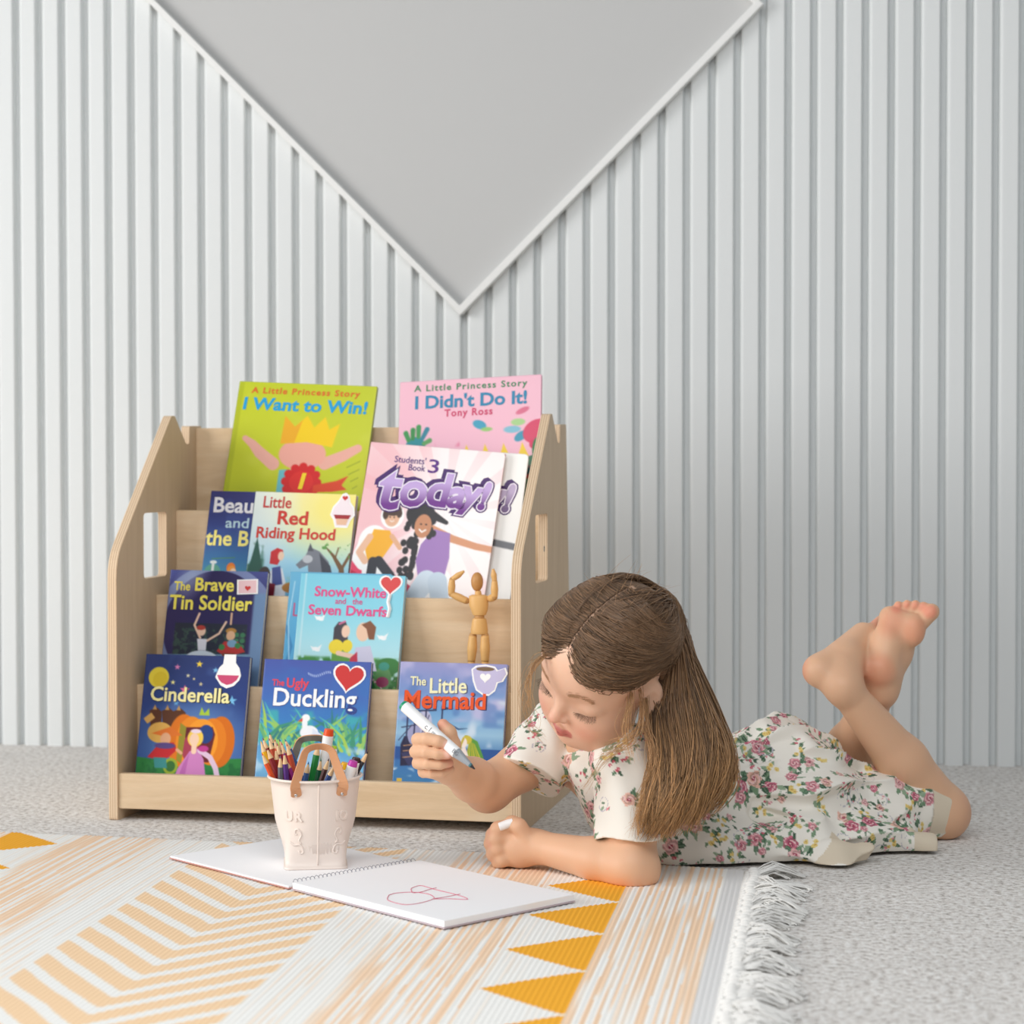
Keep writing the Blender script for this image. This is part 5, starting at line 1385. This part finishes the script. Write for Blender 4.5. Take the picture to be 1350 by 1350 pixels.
    d1, t1 = seg_d(H, (-.0145, .077, -.0526), (0, .0855, -.0508)); d2, _ = seg_d(H, (.0145, .077, -.0526), (0, .0855, -.0508))
    d3, _ = seg_d(H, (-.012, .077, -.0572), (0, .0845, -.0594)); d4, _ = seg_d(H, (.012, .077, -.0572), (0, .0845, -.0594))
    lip = np.maximum(1-sstep(.0034, .0052, np.minimum(d1, d2)), 1-sstep(.0042, .0060, np.minimum(d3, d4)))*inhead
    tint(lip, (202, 112, 106), .85)
    dl, _ = seg_d(H, (-.0150, .077, -.0548), (0, .0850, -.0552)); dm, _ = seg_d(H, (.0150, .077, -.0548), (0, .0850, -.0552))
    tint((1-sstep(.0008, .0020, np.minimum(dl, dm)))*inhead, (140, 62, 62), .8)
    # soles, heels, toes and fingertips are pinker
    pink = (226, 144, 112)
    tint(near(V, [W(1157, 884, -.012), W(1208, 832, -.0), W(1176, 818, .0)], .034), pink, .5)
    tint(near(V, [W(1226, 806, .02), W(1216, 799, .02), W(1206, 797, .02), W(1195, 797, .02), W(1183, 799, .02)], .014), (232, 146, 120), .8)
    tint(near(V, [W(1068, 884, -.028), W(1150, 826, .06)], .022), (232, 150, 124), .6)
    tint(near(V, [W(589, 983, -.434), W(590, 996, -.432), W(584, 955, -.413), W(592, 1005, -.422)], .013), (232, 152, 130), .6)
    tint(near(V, [W(651, 1098, -.288), W(649, 1112, -.29), W(652, 1126, -.28)], .014), (234, 164, 140), .4)
    tint(near(V, [KNL+np.array([.02, 0, 0])], .04), (214, 150, 122), .5)
    tint(near(V, [ELL+np.array([.0, -.01, -.02])], .032), (232, 150, 110), .5)
    # finger nails
    for q in (W(588.5, 981, -.4405), W(590, 994.5, -.4385)): tint(near(V, [q], .0062), (244, 196, 180), .9)
    M = mat('skin', (255, 255, 255), .48, spec=.35, sss=.12, vcol=True)
    return mesh('body', V, F, M, person, smooth=True, col=np.clip(C, 0, 255)), V, F
body, BV, BF = build_body()

# ---------------------------------------------------------------- dress
def flower_paint(V, N, C, mask, seed=3, n=150):
    """printed roses, buds and leaf sprays scattered over the cloth"""
    rng = np.random.RandomState(seed); ids = np.where(mask)[0]
    from mathutils import kdtree
    kd = kdtree.KDTree(len(V))
    for i, v in enumerate(V): kd.insert(v, i)
    kd.balance()
    cen = []
    tries = 0
    while len(cen) < n and tries < 60*n:
        tries += 1
        i = ids[rng.randint(len(ids))]
        rr = .0128
        if all(np.linalg.norm(V[i]-V[j]) > rr for j in cen): cen.append(i)
    for q, i in enumerate(cen):
        nn = N[i]; a = np.cross(nn, rng.normal(size=3)); a /= np.linalg.norm(a); b = np.cross(nn, a)
        kind = q % 5
        R_ = (.017, .0115, .012, .0135, .010)[kind]*rng.uniform(.85, 1.15)
        js = np.array([j for _, j, _ in kd.find_range(V[i], R_*1.5)])
        js = js[(N[js]@nn) > .3]
        if not len(js): continue
        x = (V[js]-V[i])@a/R_; y = (V[js]-V[i])@b/R_; r = np.hypot(x, y); th = np.arctan2(y, x)
        def put(m_, col):
            m_ = (np.clip(m_, 0, 1)*mask[js])[:, None]; C[js] = C[js]*(1-m_)+np.array(col, float)*m_
        def leaf(cx, cy, an, L_, w_, col):
            u = (x-cx)*math.cos(an)+(y-cy)*math.sin(an); v = -(x-cx)*math.sin(an)+(y-cy)*math.cos(an)
            t = np.clip(u/L_, 0, 1); d = np.abs(v)-w_*np.sin(PI*t)*(1-.3*t); put((d < 0)*(u > 0)*(u < L_)*1.0, col)
            put((np.abs(v) < .03)*(u > 0)*(u < L_)*.5, (150, 176, 150))
        gr = [(92, 122, 96), (120, 148, 118), (150, 172, 144), (74, 100, 80)]
        for k in range(5 if kind != 4 else 4):
            an = rng.uniform(0, 2*PI); leaf(.35*math.cos(an), .35*math.sin(an), an+rng.normal(0, .4), rng.uniform(.6, 1.0), rng.uniform(.16, .26), gr[rng.randint(4)])
        pink = [(212, 118, 140), (226, 152, 162), (236, 184, 182), (238, 192, 174)][rng.randint(4)]
        if kind in (0, 1):
            rr = .55 if kind == 0 else .5
            edge = rr*(1+.12*np.sin(5*th+q))
            put((r < edge)*1.0, pink); put((np.sin(9*r/rr+th*2) > .2)*(r < edge*.92), tuple(np.array(pink)*.82)); put((r < .16)*1.0, (164, 66, 90)); put((np.sin(9*r/rr+th*2+2.2) > .75)*(r < edge*.9), (244, 206, 206))
        elif kind == 2:
            for k in range(4):
                an = rng.uniform(0, 2*PI); cx, cy = .5*math.cos(an), .5*math.sin(an); put((np.hypot(x-cx, y-cy) < .17), (204, 92, 112)); put((np.hypot(x-cx-.04, y-cy) < .07), (236, 176, 176))
        elif kind == 3:
            for k in range(4):
                an = rng.uniform(0, 2*PI); cx, cy = .42*math.cos(an), .42*math.sin(an); put((np.hypot(x-cx, y-cy) < .22), (232, 208, 132)); put((np.hypot(x-cx, y-cy) < .08), (206, 160, 84))
        else:
            put((np.abs(np.hypot(x-.2, y-.6)-.9) < .05)*1.0, (196, 192, 200))
            for k in range(3):
                an = rng.uniform(0, 2*PI); put((np.hypot(x-.6*math.cos(an), y-.6*math.sin(an)) < .14), (226, 140, 150))
    return C

CUFFD = KNL-HIPL; CUFFD = CUFFD/np.linalg.norm(CUFFD); CUFFP = HIPL+(KNL-HIPL)*.985
def build_dress():
    S = SDF((.62, -.42, -.004), (1.26, .26, .34), .0020)
    c, e = S.cone, S.ell
    # bodice
    c(WAIST, CHEST, .074, .077, .02); c(CHEST, W(800, 1005, -.205), .075, .052, .02)
    c(W(800, 1008, -.225), W(806, 1075, -.215), .040, .030, .02)
    # gathered skirt
    c(WAIST, HIP, .074, .084, .02); c(HIP, W(1020, 1028, .05), .082, .080, .03); c(HIP, HIPL, .082, .072, .03)
    thm = HIPL+(KNL-HIPL)*.55
    c(HIPL, thm, .070, .049, .03); c(thm, KNL+CUFFD*.02, .049, .0395, .02, cap=(CUFFP, CUFFD))
    c(W(1020, 1020, .06), W(1085, 1040, .165), .074, .046, .03)
    # cloth lying on the floor in front
    up = (0, 0, 1)
    c(W(885, 1118, -.205), W(1060, 1115, -.150), .034, .036, .035); c(W(1060, 1112, -.140), W(1185, 1108, -.050), .036, .024, .03)
    e0 = W(1120, 1112, -.095); e1 = W(1232, 1118, -.070); 
    S.cone(e0, e1+(e1-e0)*.1, .024, .017, .012, cap=(e1, e1-e0))
    V0 = None
    # turned up hem corner
    f0 = W(1060, 1128, -.185); f1 = W(1130, 1128, -.160)
    S.ell((f0+f1)/2+np.array([.01, 0, .002]), (.044, .020, .0235), np.array(Euler((.1, .22, .35)).to_matrix()), .004)
    # sleeves
    hemL = W(829, 1105, -.335); aL = -C_U+C_F*-.06; aL /= np.linalg.norm(aL)
    c(W(830, 1005, -.272), hemL+aL*.02, .049, .0405, .012, cap=(hemL, aL)); e(W(822, 1012, -.285), (.046, .046, .045), None, .012)
    hemR = W(699, 1026, -.212); aR = -C_R*.42-C_U*.80-C_F*.42; aR /= np.linalg.norm(aR)
    c(W(738, 968, -.150), W(694, 1030, -.222), .048, .0455, .012, cap=(hemR, aR)); e(W(722, 985, -.165), (.045, .045, .045), None, .012)
    # folds: gathers radiating from the waist and soft drapes
    D = S.d; near_ = np.argwhere(np.abs(D) < .022)
    P = S.lo+S.h*near_
    ax = HIP-WAIST; axl = np.linalg.norm(ax); ax = ax/axl
    q = P-WAIST; t = q@ax; rad = q-t[:, None]*ax
    b1 = np.cross(ax, [0, 0, 1]); b1 /= np.linalg.norm(b1); b2 = np.cross(ax, b1)
    th = np.arctan2(rad@b2, rad@b1)
    sk = sstep(-.015, .02, t)
    wv = vnoise(t*14+3, th*1.3+9, 4)
    fold = (1-2*np.abs(np.sin(th*6+1.6*wv+t*5))**.7)*.6+(1-2*np.abs(np.sin(th*10+2.5*wv+1.3))**.8)*.35*sstep(.14, .03, t)+(vnoise(th*3+20, t*28, 8)-.5)*1.2
    ampl = sk*(.0100+.0040*sstep(.02, .10, t))*(1-.75*sstep(.17, .25, t))
    g = -np.clip(np.sin(PI*np.clip((t+.016)/.032, 0, 1)), 0, 1)*.004*(np.abs(t) < .02)   # waist seam
    disp = fold*ampl-g*0-(-g)*1.0
    bod = (1-sk)
    disp = disp+bod*.0022*np.sin(P[:, 0]*95+P[:, 2]*60+3*vnoise(P[:, 0]*18+5, P[:, 2]*18, 6))
    big = (vnoise(P[:, 0]*22+40, P[:, 2]*30+P[:, 1]*18, 14)-.5)*.010*sk
    D[tuple(near_.T)] -= np.maximum(disp+big, -.0065).astype(np.float32)
    # plain hem cuff round the near thigh, pressed flat
    S.cone(CUFFP-CUFFD*.034, CUFFP+CUFFD*.01, .0425, .0408, .004, cap=(CUFFP, CUFFD))
    V, F = S.surface(); V = relax(V, F, 1, .45)
    V[:, 2] = np.maximum(V[:, 2], .0055)
    N = normals(V, F)
    C = np.tile(np.array([243, 238, 228.]), (len(V), 1))
    mask = np.ones(len(V))
    # plain cream bands at the hem
    dleg, tt = seg_d(V, HIPL, KNL)
    s1 = (V-CUFFP)@CUFFD
    band = (s1 > -.034)*(dleg < .062)*((V-e1)@((e1-e0)/np.linalg.norm(e1-e0)) < .25)*(V[:, 2] > .012)
    dd = (e1-e0)/np.linalg.norm(e1-e0); de, _ = seg_d(V, e0, e1)
    band2 = ((V-e1)@dd > -.032)*(de < .034)*(dleg > .045)
    fc = (f0+f1)/2+np.array([.012, -.004, .004]); lq = (V-fc)
    band3 = (np.abs(lq@C_R) < .060)*(np.abs(lq@C_F) < .026)*(np.abs(lq[:, 2]) < .0235)*((lq@C_R)-lq[:, 2]*.6 < .060)*((lq@C_R)-lq[:, 2]*.9 > -.028)
    mk_ = np.clip(band*1.0+band2*1.0+band3*1.0, 0, 1)
    C = C*(1-mk_[:, None])+np.array([222, 208, 186.])*mk_[:, None]
    mask = 1-mk_
    C = flower_paint(V, N, C, mask, 3, 640)
    seam = (np.abs(s1+.034) < .0012)*(dleg < .062)
    C[seam > 0] *= .9
    M = mat('floral_cotton', (255, 255, 255), .85, spec=.15, vcol=True)
    return mesh('dress', V, F, M, person, smooth=True, col=np.clip(C, 0, 255))
dress = build_dress()

# ---------------------------------------------------------------- hair
rng = np.random.RandomState(11)
RS = np.array([.069, .086, .083]); CS = np.array([0, -.012, .028])
TIE = np.array([0.004, -.093, .046])                     # gathered at the back of the head (head space)
GUIDES = [
 [(862, 905, -.262), (866, 960, -.305), (870, 1010, -.345), (862, 1060, -.372), (843, 1100, -.376)],
 [(872, 880, -.255), (884, 950, -.305), (889, 1010, -.345), (880, 1060, -.372), (860, 1108, -.372)],
 [(880, 850, -.250), (905, 940, -.295), (913, 1000, -.330), (905, 1050, -.350), (880, 1104, -.352)],
 [(878, 826, -.243), (912, 905, -.272), (936, 970, -.300), (936, 1025, -.320), (905, 1092, -.335)],
 [(876, 815, -.238), (898, 858, -.248), (934, 940, -.262), (960, 1000, -.285), (956, 1036, -.298), (920, 1078, -.315)]]
GW = [catmull([W(*p) for p in g], 24) for g in GUIDES]
def fall(g, m_=24):
    g = min(max(g, 0), len(GW)-1.0001); i = int(g); f = g-i; f = f*f*(3-2*f)*.5+f*.5
    return GW[i]*(1-f)+GW[i+1]*f
def scalp_pt(dirs, lift=0.0):
    """direction from the skull centre (head space) -> point on the skull, head space"""
    d = dirs/np.linalg.norm(dirs, axis=-1, keepdims=True)
    sh = d.shape[:-1]
    r = np.array([CAPR[CAPKD.find(q)[1]] for q in d.reshape(-1, 3)]).reshape(*sh, 1)
    return CS+d*(r+lift-.0026)
def build_hair_cap():
    S = SDF((.70, -.50, .06), (.98, -.12, .42), .0022)
    S.ell(HC+HR@CS, RS+.005, HR, .01); S.ell(hp_(0, .026, .046), (.060, .0565, .050), HR, .03)
    # carve the face free along the hairline
    sl, p = S.block((.70, -.50, .06), (.98, -.12, .42))
    q = (p-HC)@HR
    line = .030+.042*np.exp(-(q[..., 0]/.030)**2)-.10*np.clip(np.abs(q[..., 0])-.048, 0, 1)     # hairline height
    keep = np.where(q[..., 1] > .0, (line-q[..., 2])*.8, -1)
    keep = np.maximum(keep, np.where(q[..., 1] > -.02, -1, -1))
    side = np.minimum(-q[..., 1]*1.0-.030+.0, 9)      # behind the ear everything is hair
    cut = np.where((q[..., 2] < .030) & (q[..., 1] > -.028), .02, -1)
    hd = np.where(q[..., 1] > -.03, np.maximum(keep, np.where((q[..., 1] < .03), (.030-q[..., 2]), -1)), -1)
    S.d[sl] += (.0058*(1-sstep(-.030, -.002, hd))*0+.0058*sstep(-.030, -.002, hd)).astype(np.float32)
    S.d[sl] = np.maximum(S.d[sl], np.maximum(keep, cut).astype(np.float32))
    for i in range(len(GW)):
        g = GW[i]; n = len(g)
        for k in range(0, n-3, 2):
            t = k/(n-1); r = .013*(1-.55*t)
            if t < .78: S.cone(g[k], g[k+2], r, r*.95, .012)
    for a in np.linspace(0, 4, 9):
        g = fall(a); S.cone(hp_(*(TIE*np.array([1, .86, .8]))), g[2], .022, .014, .015)
    V, F = S.surface(); V = relax(V, F, 5, .5)
    H = (V-HC)@HR
    n = vnoise(H[:, 0]*300+H[:, 1]*90, H[:, 2]*120, 3)
    t = sstep(.26, .10, V[:, 2])[:, None]
    C = np.array([112, 87, 66.])*(1-t)+np.array([156, 118, 80.])*t
    C = C*(.86+.28*n[:, None])
    global CAPKD, CAPR
    from mathutils import kdtree
    hq = H-CS; rr = np.linalg.norm(hq, axis=1); sel = np.where(rr < .125)[0]; CAPKD = kdtree.KDTree(len(sel)); CAPR = rr[sel]
    for i, q in enumerate(hq[sel]/rr[sel][:, None]): CAPKD.insert(q, i)
    CAPKD.balance()
    pm = ((np.abs(H[:, 0]) < .0034)*(H[:, 2] > .03)*(H[:, 1] > -.05)*.9)[:, None]; C = C*(1-pm)+np.array([206, 168, 142.])*pm
    return mesh('hair', V, F, mat('hair_base', (255, 255, 255), .55, spec=.3, vcol=True), person, smooth=True, col=np.clip(C, 0, 255))
hair = build_hair_cap()

def strands(name, lines, rad, cols, parent):
    """many fine tapered strands, three-sided; lines (n, m, 3), colours (n, m, 3)"""
    L_ = np.asarray(lines); n, m_, _ = L_.shape
    tg = np.gradient(L_, axis=1); tg /= np.linalg.norm(tg, axis=2, keepdims=True)+1e-12
    ref = np.array([.31, .52, .79]); a = np.cross(tg, ref); a /= np.linalg.norm(a, axis=2, keepdims=True)+1e-12; b = np.cross(tg, a)
    t = np.linspace(0, 1, m_); r = (np.asarray(rad).reshape(-1, 1)*(1-.65*t**2))[..., None]
    V = np.stack([L_+r*(math.cos(q)*a+math.sin(q)*b) for q in (0, 2*PI/3, 4*PI/3)], 2)
    idx = np.arange(n*m_*3).reshape(n, m_, 3)
    F = np.concatenate([np.stack([idx[:, :-1, k], idx[:, :-1, (k+1) % 3], idx[:, 1:, (k+1) % 3], idx[:, 1:, k]], -1).reshape(-1, 4) for k in range(3)])
    C = np.repeat(np.asarray(cols)[:, :, None, :], 3, 2).reshape(-1, 3)
    return mesh(name, V.reshape(-1, 3), F, mat('hair_strand', (255, 255, 255), .42, spec=.45, vcol=True), parent, smooth=True, col=np.clip(C, 0, 255))

def build_strands():
    M_ = 18; lines = []; cols = []; rads = []
    dark = np.array([120, 93, 70.]); midc = np.array([162, 126, 92.]); gold = np.array([206, 158, 104.])
    t = np.linspace(0, 1, M_)[:, None]
    # scalp hair combed from the parting and hairline back to the tie
    te = TIE-CS; te = te/np.linalg.norm(te)
    k = 0
    while k < 3600:
        u_ = rng.rand(); s = rng.choice([-1, 1]); e_ = te+rng.normal(0, .09, 3)
        if u_ < .85:
            # combed from the parting, hugging the forehead and temple, back to the tie
            f = rng.rand()**.8
            ang = -.35+f*1.46
            d = np.array([s*(.012+abs(rng.normal(0, .010))), math.sin(ang), math.cos(ang)])
            g = f**1.6; jit = rng.normal(0, .05, 3)
            c1 = np.array([s*(.40+.30*(1-g)), 1.0*g-.05*(1-g), .17*g+.95*(1-g)])+jit
            c2 = np.array([s*1.12, .15*g-.40*(1-g), -.13*g+.45*(1-g)])+jit*1.5
            P = (1-t)**3*d+3*t*(1-t)**2*c1+3*t*t*(1-t)*c2+t**3*e_
        else:
            d = rng.normal(size=3); d /= np.linalg.norm(d); s = 1 if d[0] > 0 else -1
            if d[2] < -.05 or (d[1] > .2 and d[2] < .5): continue
            P = (1-t)**2*d+2*t*(1-t)*(d*.6+e_*.5+np.array([s*.35, 0, .15]))+t*t*e_
        L = scalp_pt(P, .0016+.0055*sstep(0, .22, t)+.002*np.sin(PI*t)+rng.uniform(0, .0025))
        L = L+.0008*np.sin(t*rng.uniform(5, 12)+rng.uniform(0, 6))*rng.normal(size=3)
        lines.append(HC+L@HR.T)
        c0 = dark*rng.uniform(.8, 1.25)*(1-.3*(rng.rand() < .15)); c1 = midc*rng.uniform(.8, 1.15)
        cols.append(c0*(1-t)+c1*t*.8+c0*t*.2); rads.append(rng.uniform(.0004, .0007)); k += 1
    # falling hair
    for k in range(1900):
        g = rng.uniform(-.15, 4.1); L = fall(g)
        n = len(L); tt = np.linspace(0, 1, n)[:, None]
        u = np.clip(rng.normal(0, 1, 3), -1.7, 1.7)
        clump = round(g*2.2)/2.2; Lc = fall(clump)
        L = L*(1-.62*tt**1.5)+Lc*.62*tt**1.5
        wid = (.010+.006*np.sin(PI*tt))*(1-.35*tt)
        perp = C_F*-1
        off = perp*(abs(u[1])*.55+.35)*wid*1.1+C_R*u[0]*wid*.65+np.array([0, 0, 1])*u[2]*.004
        wav = .0085*np.sin(tt*6.5+clump*5+rng.uniform(-.5, .5))*tt+.003*np.sin(tt*rng.uniform(9, 14)+rng.uniform(0, 6))*tt
        L = L+off+C_R*wav
        # start on the scalp / tie
        st = HC+HR@(scalp_pt(np.array([[rng.uniform(.0, .55), -.9, rng.uniform(-.35, .30)]]), .004)[0]) if g < 3 else HC+HR@(TIE+rng.normal(0, .008, 3))
        f0 = (1-sstep(0, .22, tt)); L = L*(1-f0)+(st+(L-L[:1])*1.0)*f0
        cut = rng.uniform(.80, 1.0); ix = np.linspace(0, (n-1)*cut, M_); i0 = np.minimum(ix.astype(int), n-2); fr = (ix-i0)[:, None]
        L = L[i0]*(1-fr)+L[i0+1]*fr
        lines.append(L); sh = rng.uniform(.82, 1.2); gold_k = gold*rng.uniform(.8, 1.1)
        tc = np.clip((t*cut)*1.3-.02+rng.uniform(-.25, .3), 0, 1)
        cols.append((dark*1.05*(1-tc)+ (midc*.35+gold_k*.65)*tc)*sh); rads.append(rng.uniform(.0005, .0009))
    # loose wisps round the face and ear
    wisps = [([(722, 862, -.355), (702, 880, -.372), (692, 915, -.376), (694, 948, -.372), (712, 972, -.368)], 16, .0075),
             ([(728, 858, -.36), (706, 872, -.378), (698, 900, -.380), (701, 935, -.378)], 14, .006),
             ([(826, 880, -.345), (832, 920, -.352), (826, 955, -.36), (835, 995, -.36)], 30, .006),
             ([(840, 890, -.335), (846, 935, -.345), (838, 980, -.36), (800, 1000, -.345), (770, 1040, -.33)], 12, .006),
             ([(848, 915, -.31), (842, 960, -.345), (815, 985, -.345), (790, 1000, -.33)], 22, .007),
             ([(852, 900, -.30), (852, 950, -.34), (860, 1000, -.36), (846, 1060, -.385), (838, 1095, -.39)], 60, .007)]
    for P, n, sp in wisps:
        for k in range(n):
            Q = [W(*p)+rng.normal(0, sp*(.3+.7*i/len(P)), 3) for i, p in enumerate(P)]
            lines.append(catmull(Q, M_)); c0 = midc*rng.uniform(.9, 1.3); cols.append(c0*(1-t)+gold*t); rads.append(rng.uniform(.00022, .00040))
    # fly-aways on the crown
    for k in range(60):
        d = np.array([rng.uniform(-.6, .6), rng.uniform(-.9, .5), 1.0]); p = scalp_pt(d[None], .007)[0]
        v = rng.normal(0, .6, 3)+np.array([0, -.8, .25]); Q = [p, p+v*.010, p+v*.022+np.array([0, 0, -.006])]
        lines.append(HC+catmull(Q, M_)@HR.T); cols.append(np.tile(midc*1.2, (M_, 1))); rads.append(.00018)
    o = strands('hair_strands', lines, rads, cols, hair)
    o['kind'] = 'stuff'
build_strands()

def lashes():
    from mathutils import kdtree
    H = (BV-HC)@HR; sel = np.where((H[:, 1] > .03) & (np.abs(H) < .12).all(1))[0]; Hn = H[sel]; rr = np.linalg.norm(Hn, axis=1)
    kd = kdtree.KDTree(len(sel))
    for i, q in enumerate(Hn/rr[:, None]): kd.insert(q, i)
    kd.balance()
    onface = lambda q, up: q/np.linalg.norm(q)*(rr[kd.find(q/np.linalg.norm(q))[1]]+up)
    lines = []; cols = []; rads = []; M_ = 6
    for s in (-1, 1):
        c = np.array([s*.031, .0565, .002]); R_ = np.array([.0205, .0185, .0155])*1.02
        A = np.linspace(-1.0, 1.0, 26)
        edge = []
        for a in A:
            z = -.55+.20*abs(a)**2
            d = np.array([math.sin(a), math.cos(a), z]); d /= np.linalg.norm(d)
            p = c+d/np.linalg.norm(d/R_); edge.append(p)
            for k in range(3):
                q = d+np.array([.25*math.sin(a)+rng.normal(0, .05), .35, -.55]); 
                L = np.array([p+q*(.0062*rng.uniform(.7, 1.1))*x+np.array([0, .0012, .0012])*x*x for x in np.linspace(0, 1, M_)])
                lines.append(HC+L@HR.T); cols.append(np.tile([74, 50, 40.], (M_, 1))); rads.append(.00030)
        E_ = catmull(edge, 40)
        for i in range(0, 34, 5):
            lines.append(HC+E_[i:i+M_]@HR.T); cols.append(np.tile([70, 46, 38.], (M_, 1))); rads.append(.00095)
        # brow
        for k in range(130):
            f = rng.rand(); x = s*(.012+.032*f); y = .0735-.26*(abs(x)-.012)**1.25*1.3; z = .0215+.006*math.sin(PI*min(1, f*.9))-.004*f+rng.normal(0, .0021)
            dv = np.array([s*.0045, -.001, .0012])
            L = np.array([[x, y, z]+dv*q for q in np.linspace(0, 1, M_)]); L = np.array([onface(q, .0008) for q in L])
            lines.append(HC+L@HR.T); cols.append(np.tile([190, 146, 110.], (M_, 1))); rads.append(.00020)
    strands('eyelashes', lines, rads, cols, person)
lashes()

# ---------------------------------------------------------------- marker held in the raised hand, cap in the other
def held():
    ax = MKB-MKA; L_ = np.linalg.norm(ax); ax /= L_
    W_ = (248, 248, 248)
    stick('marker', MKA, MKB, .0071, [('cap_end', 0, .004, .86, .97, (30, 150, 112), 22), ('barrel', .004, L_-.032, 1, 1, W_, 22), ('grip', L_-.032, L_-.0085, .94, .40, (158, 164, 170), 22), ('collar', L_-.0086, L_-.006, .40, .36, (70, 120, 130), 14), ('nib', L_-.0061, L_, .30, .10, (40, 40, 44), 12)],
          'white marker with a green end and grey grip held in the raised hand', 'marker')
    r = [o for o in COL.objects if o.name.startswith('marker') and o.get('label', '').startswith('white marker with a green')][0]
    s_ = np.cross(ax, C_F); s_ /= np.linalg.norm(s_); n_ = np.cross(s_, ax)
    if n_@C_F > 0: n_ = -n_
    for txt, t, sz in (('c.1', .050, .009), ('marker', .068, .0075), ('BG', .098, .0075)):
        cu = bpy.data.curves.new('print_lettering', 'FONT'); cu.body = txt; cu.size = sz; cu.extrude = .0001; cu.align_x = 'CENTER'
        cu.materials.append(mat('ink_grey', (110, 112, 118), .5))
        o = bpy.data.objects.new('print_lettering', cu); COL.objects.link(o); o.parent = r
        up = np.cross(n_, ax); p = MKA+ax*t+n_*.0071-up*sz*.3
        Mw = Matrix(((ax[0], up[0], n_[0], p[0]), (ax[1], up[1], n_[1], p[1]), (ax[2], up[2], n_[2], p[2]), (0, 0, 0, 1)))
        o.matrix_basis = rigid_base(r).inverted() @ Mw
    a = W(667, 1087, -.2985); b = W(659, 1090, -.300)
    d = (a-b)/np.linalg.norm(a-b)
    c = root('marker_cap', a, 'short white marker stub pinched in the resting fist beside the sketchbook', 'marker stub')
    MB().tube([a+d*.010, a, b, b-d*.001], [.0056, .0056, .0055, .0045], 20).build('cap_shell', mat('paint_f8f8f8', W_, .4), c, smooth=False, bevel=.0006)  # white cap of a marker, held between thumb and finger
held()
# ---------------------------------------------------------------- lettering becomes ordinary meshes
bpy.context.view_layer.update()
dg = bpy.context.evaluated_depsgraph_get()
for o in [q for q in COL.objects if q.type == 'FONT']:
    me = bpy.data.meshes.new_from_object(o.evaluated_get(dg), depsgraph=dg)
    nm = o.name; cu = o.data
    if o.get('fit') and len(me.vertices):
        v = np.zeros(len(me.vertices)*3, np.float32); me.vertices.foreach_get('co', v); v = v.reshape(-1, 3)
        a_, b_ = v[:, 0].min(), v[:, 0].max(); k_ = o['fit']/(b_-a_)
        v[:, 0] = (v[:, 0]-a_)*k_-(0 if cu.align_x == 'LEFT' else o['fit']/2); me.vertices.foreach_set('co', v.ravel())
    n = bpy.data.objects.new('lettering_mesh', me); n.parent = o.parent; n.matrix_basis = o.matrix_basis.copy(); n.matrix_parent_inverse = o.matrix_parent_inverse.copy()
    bpy.data.objects.remove(o); bpy.data.curves.remove(cu)
    n.name = nm; me.name = nm.split('.')[0]
    COL.objects.link(n)
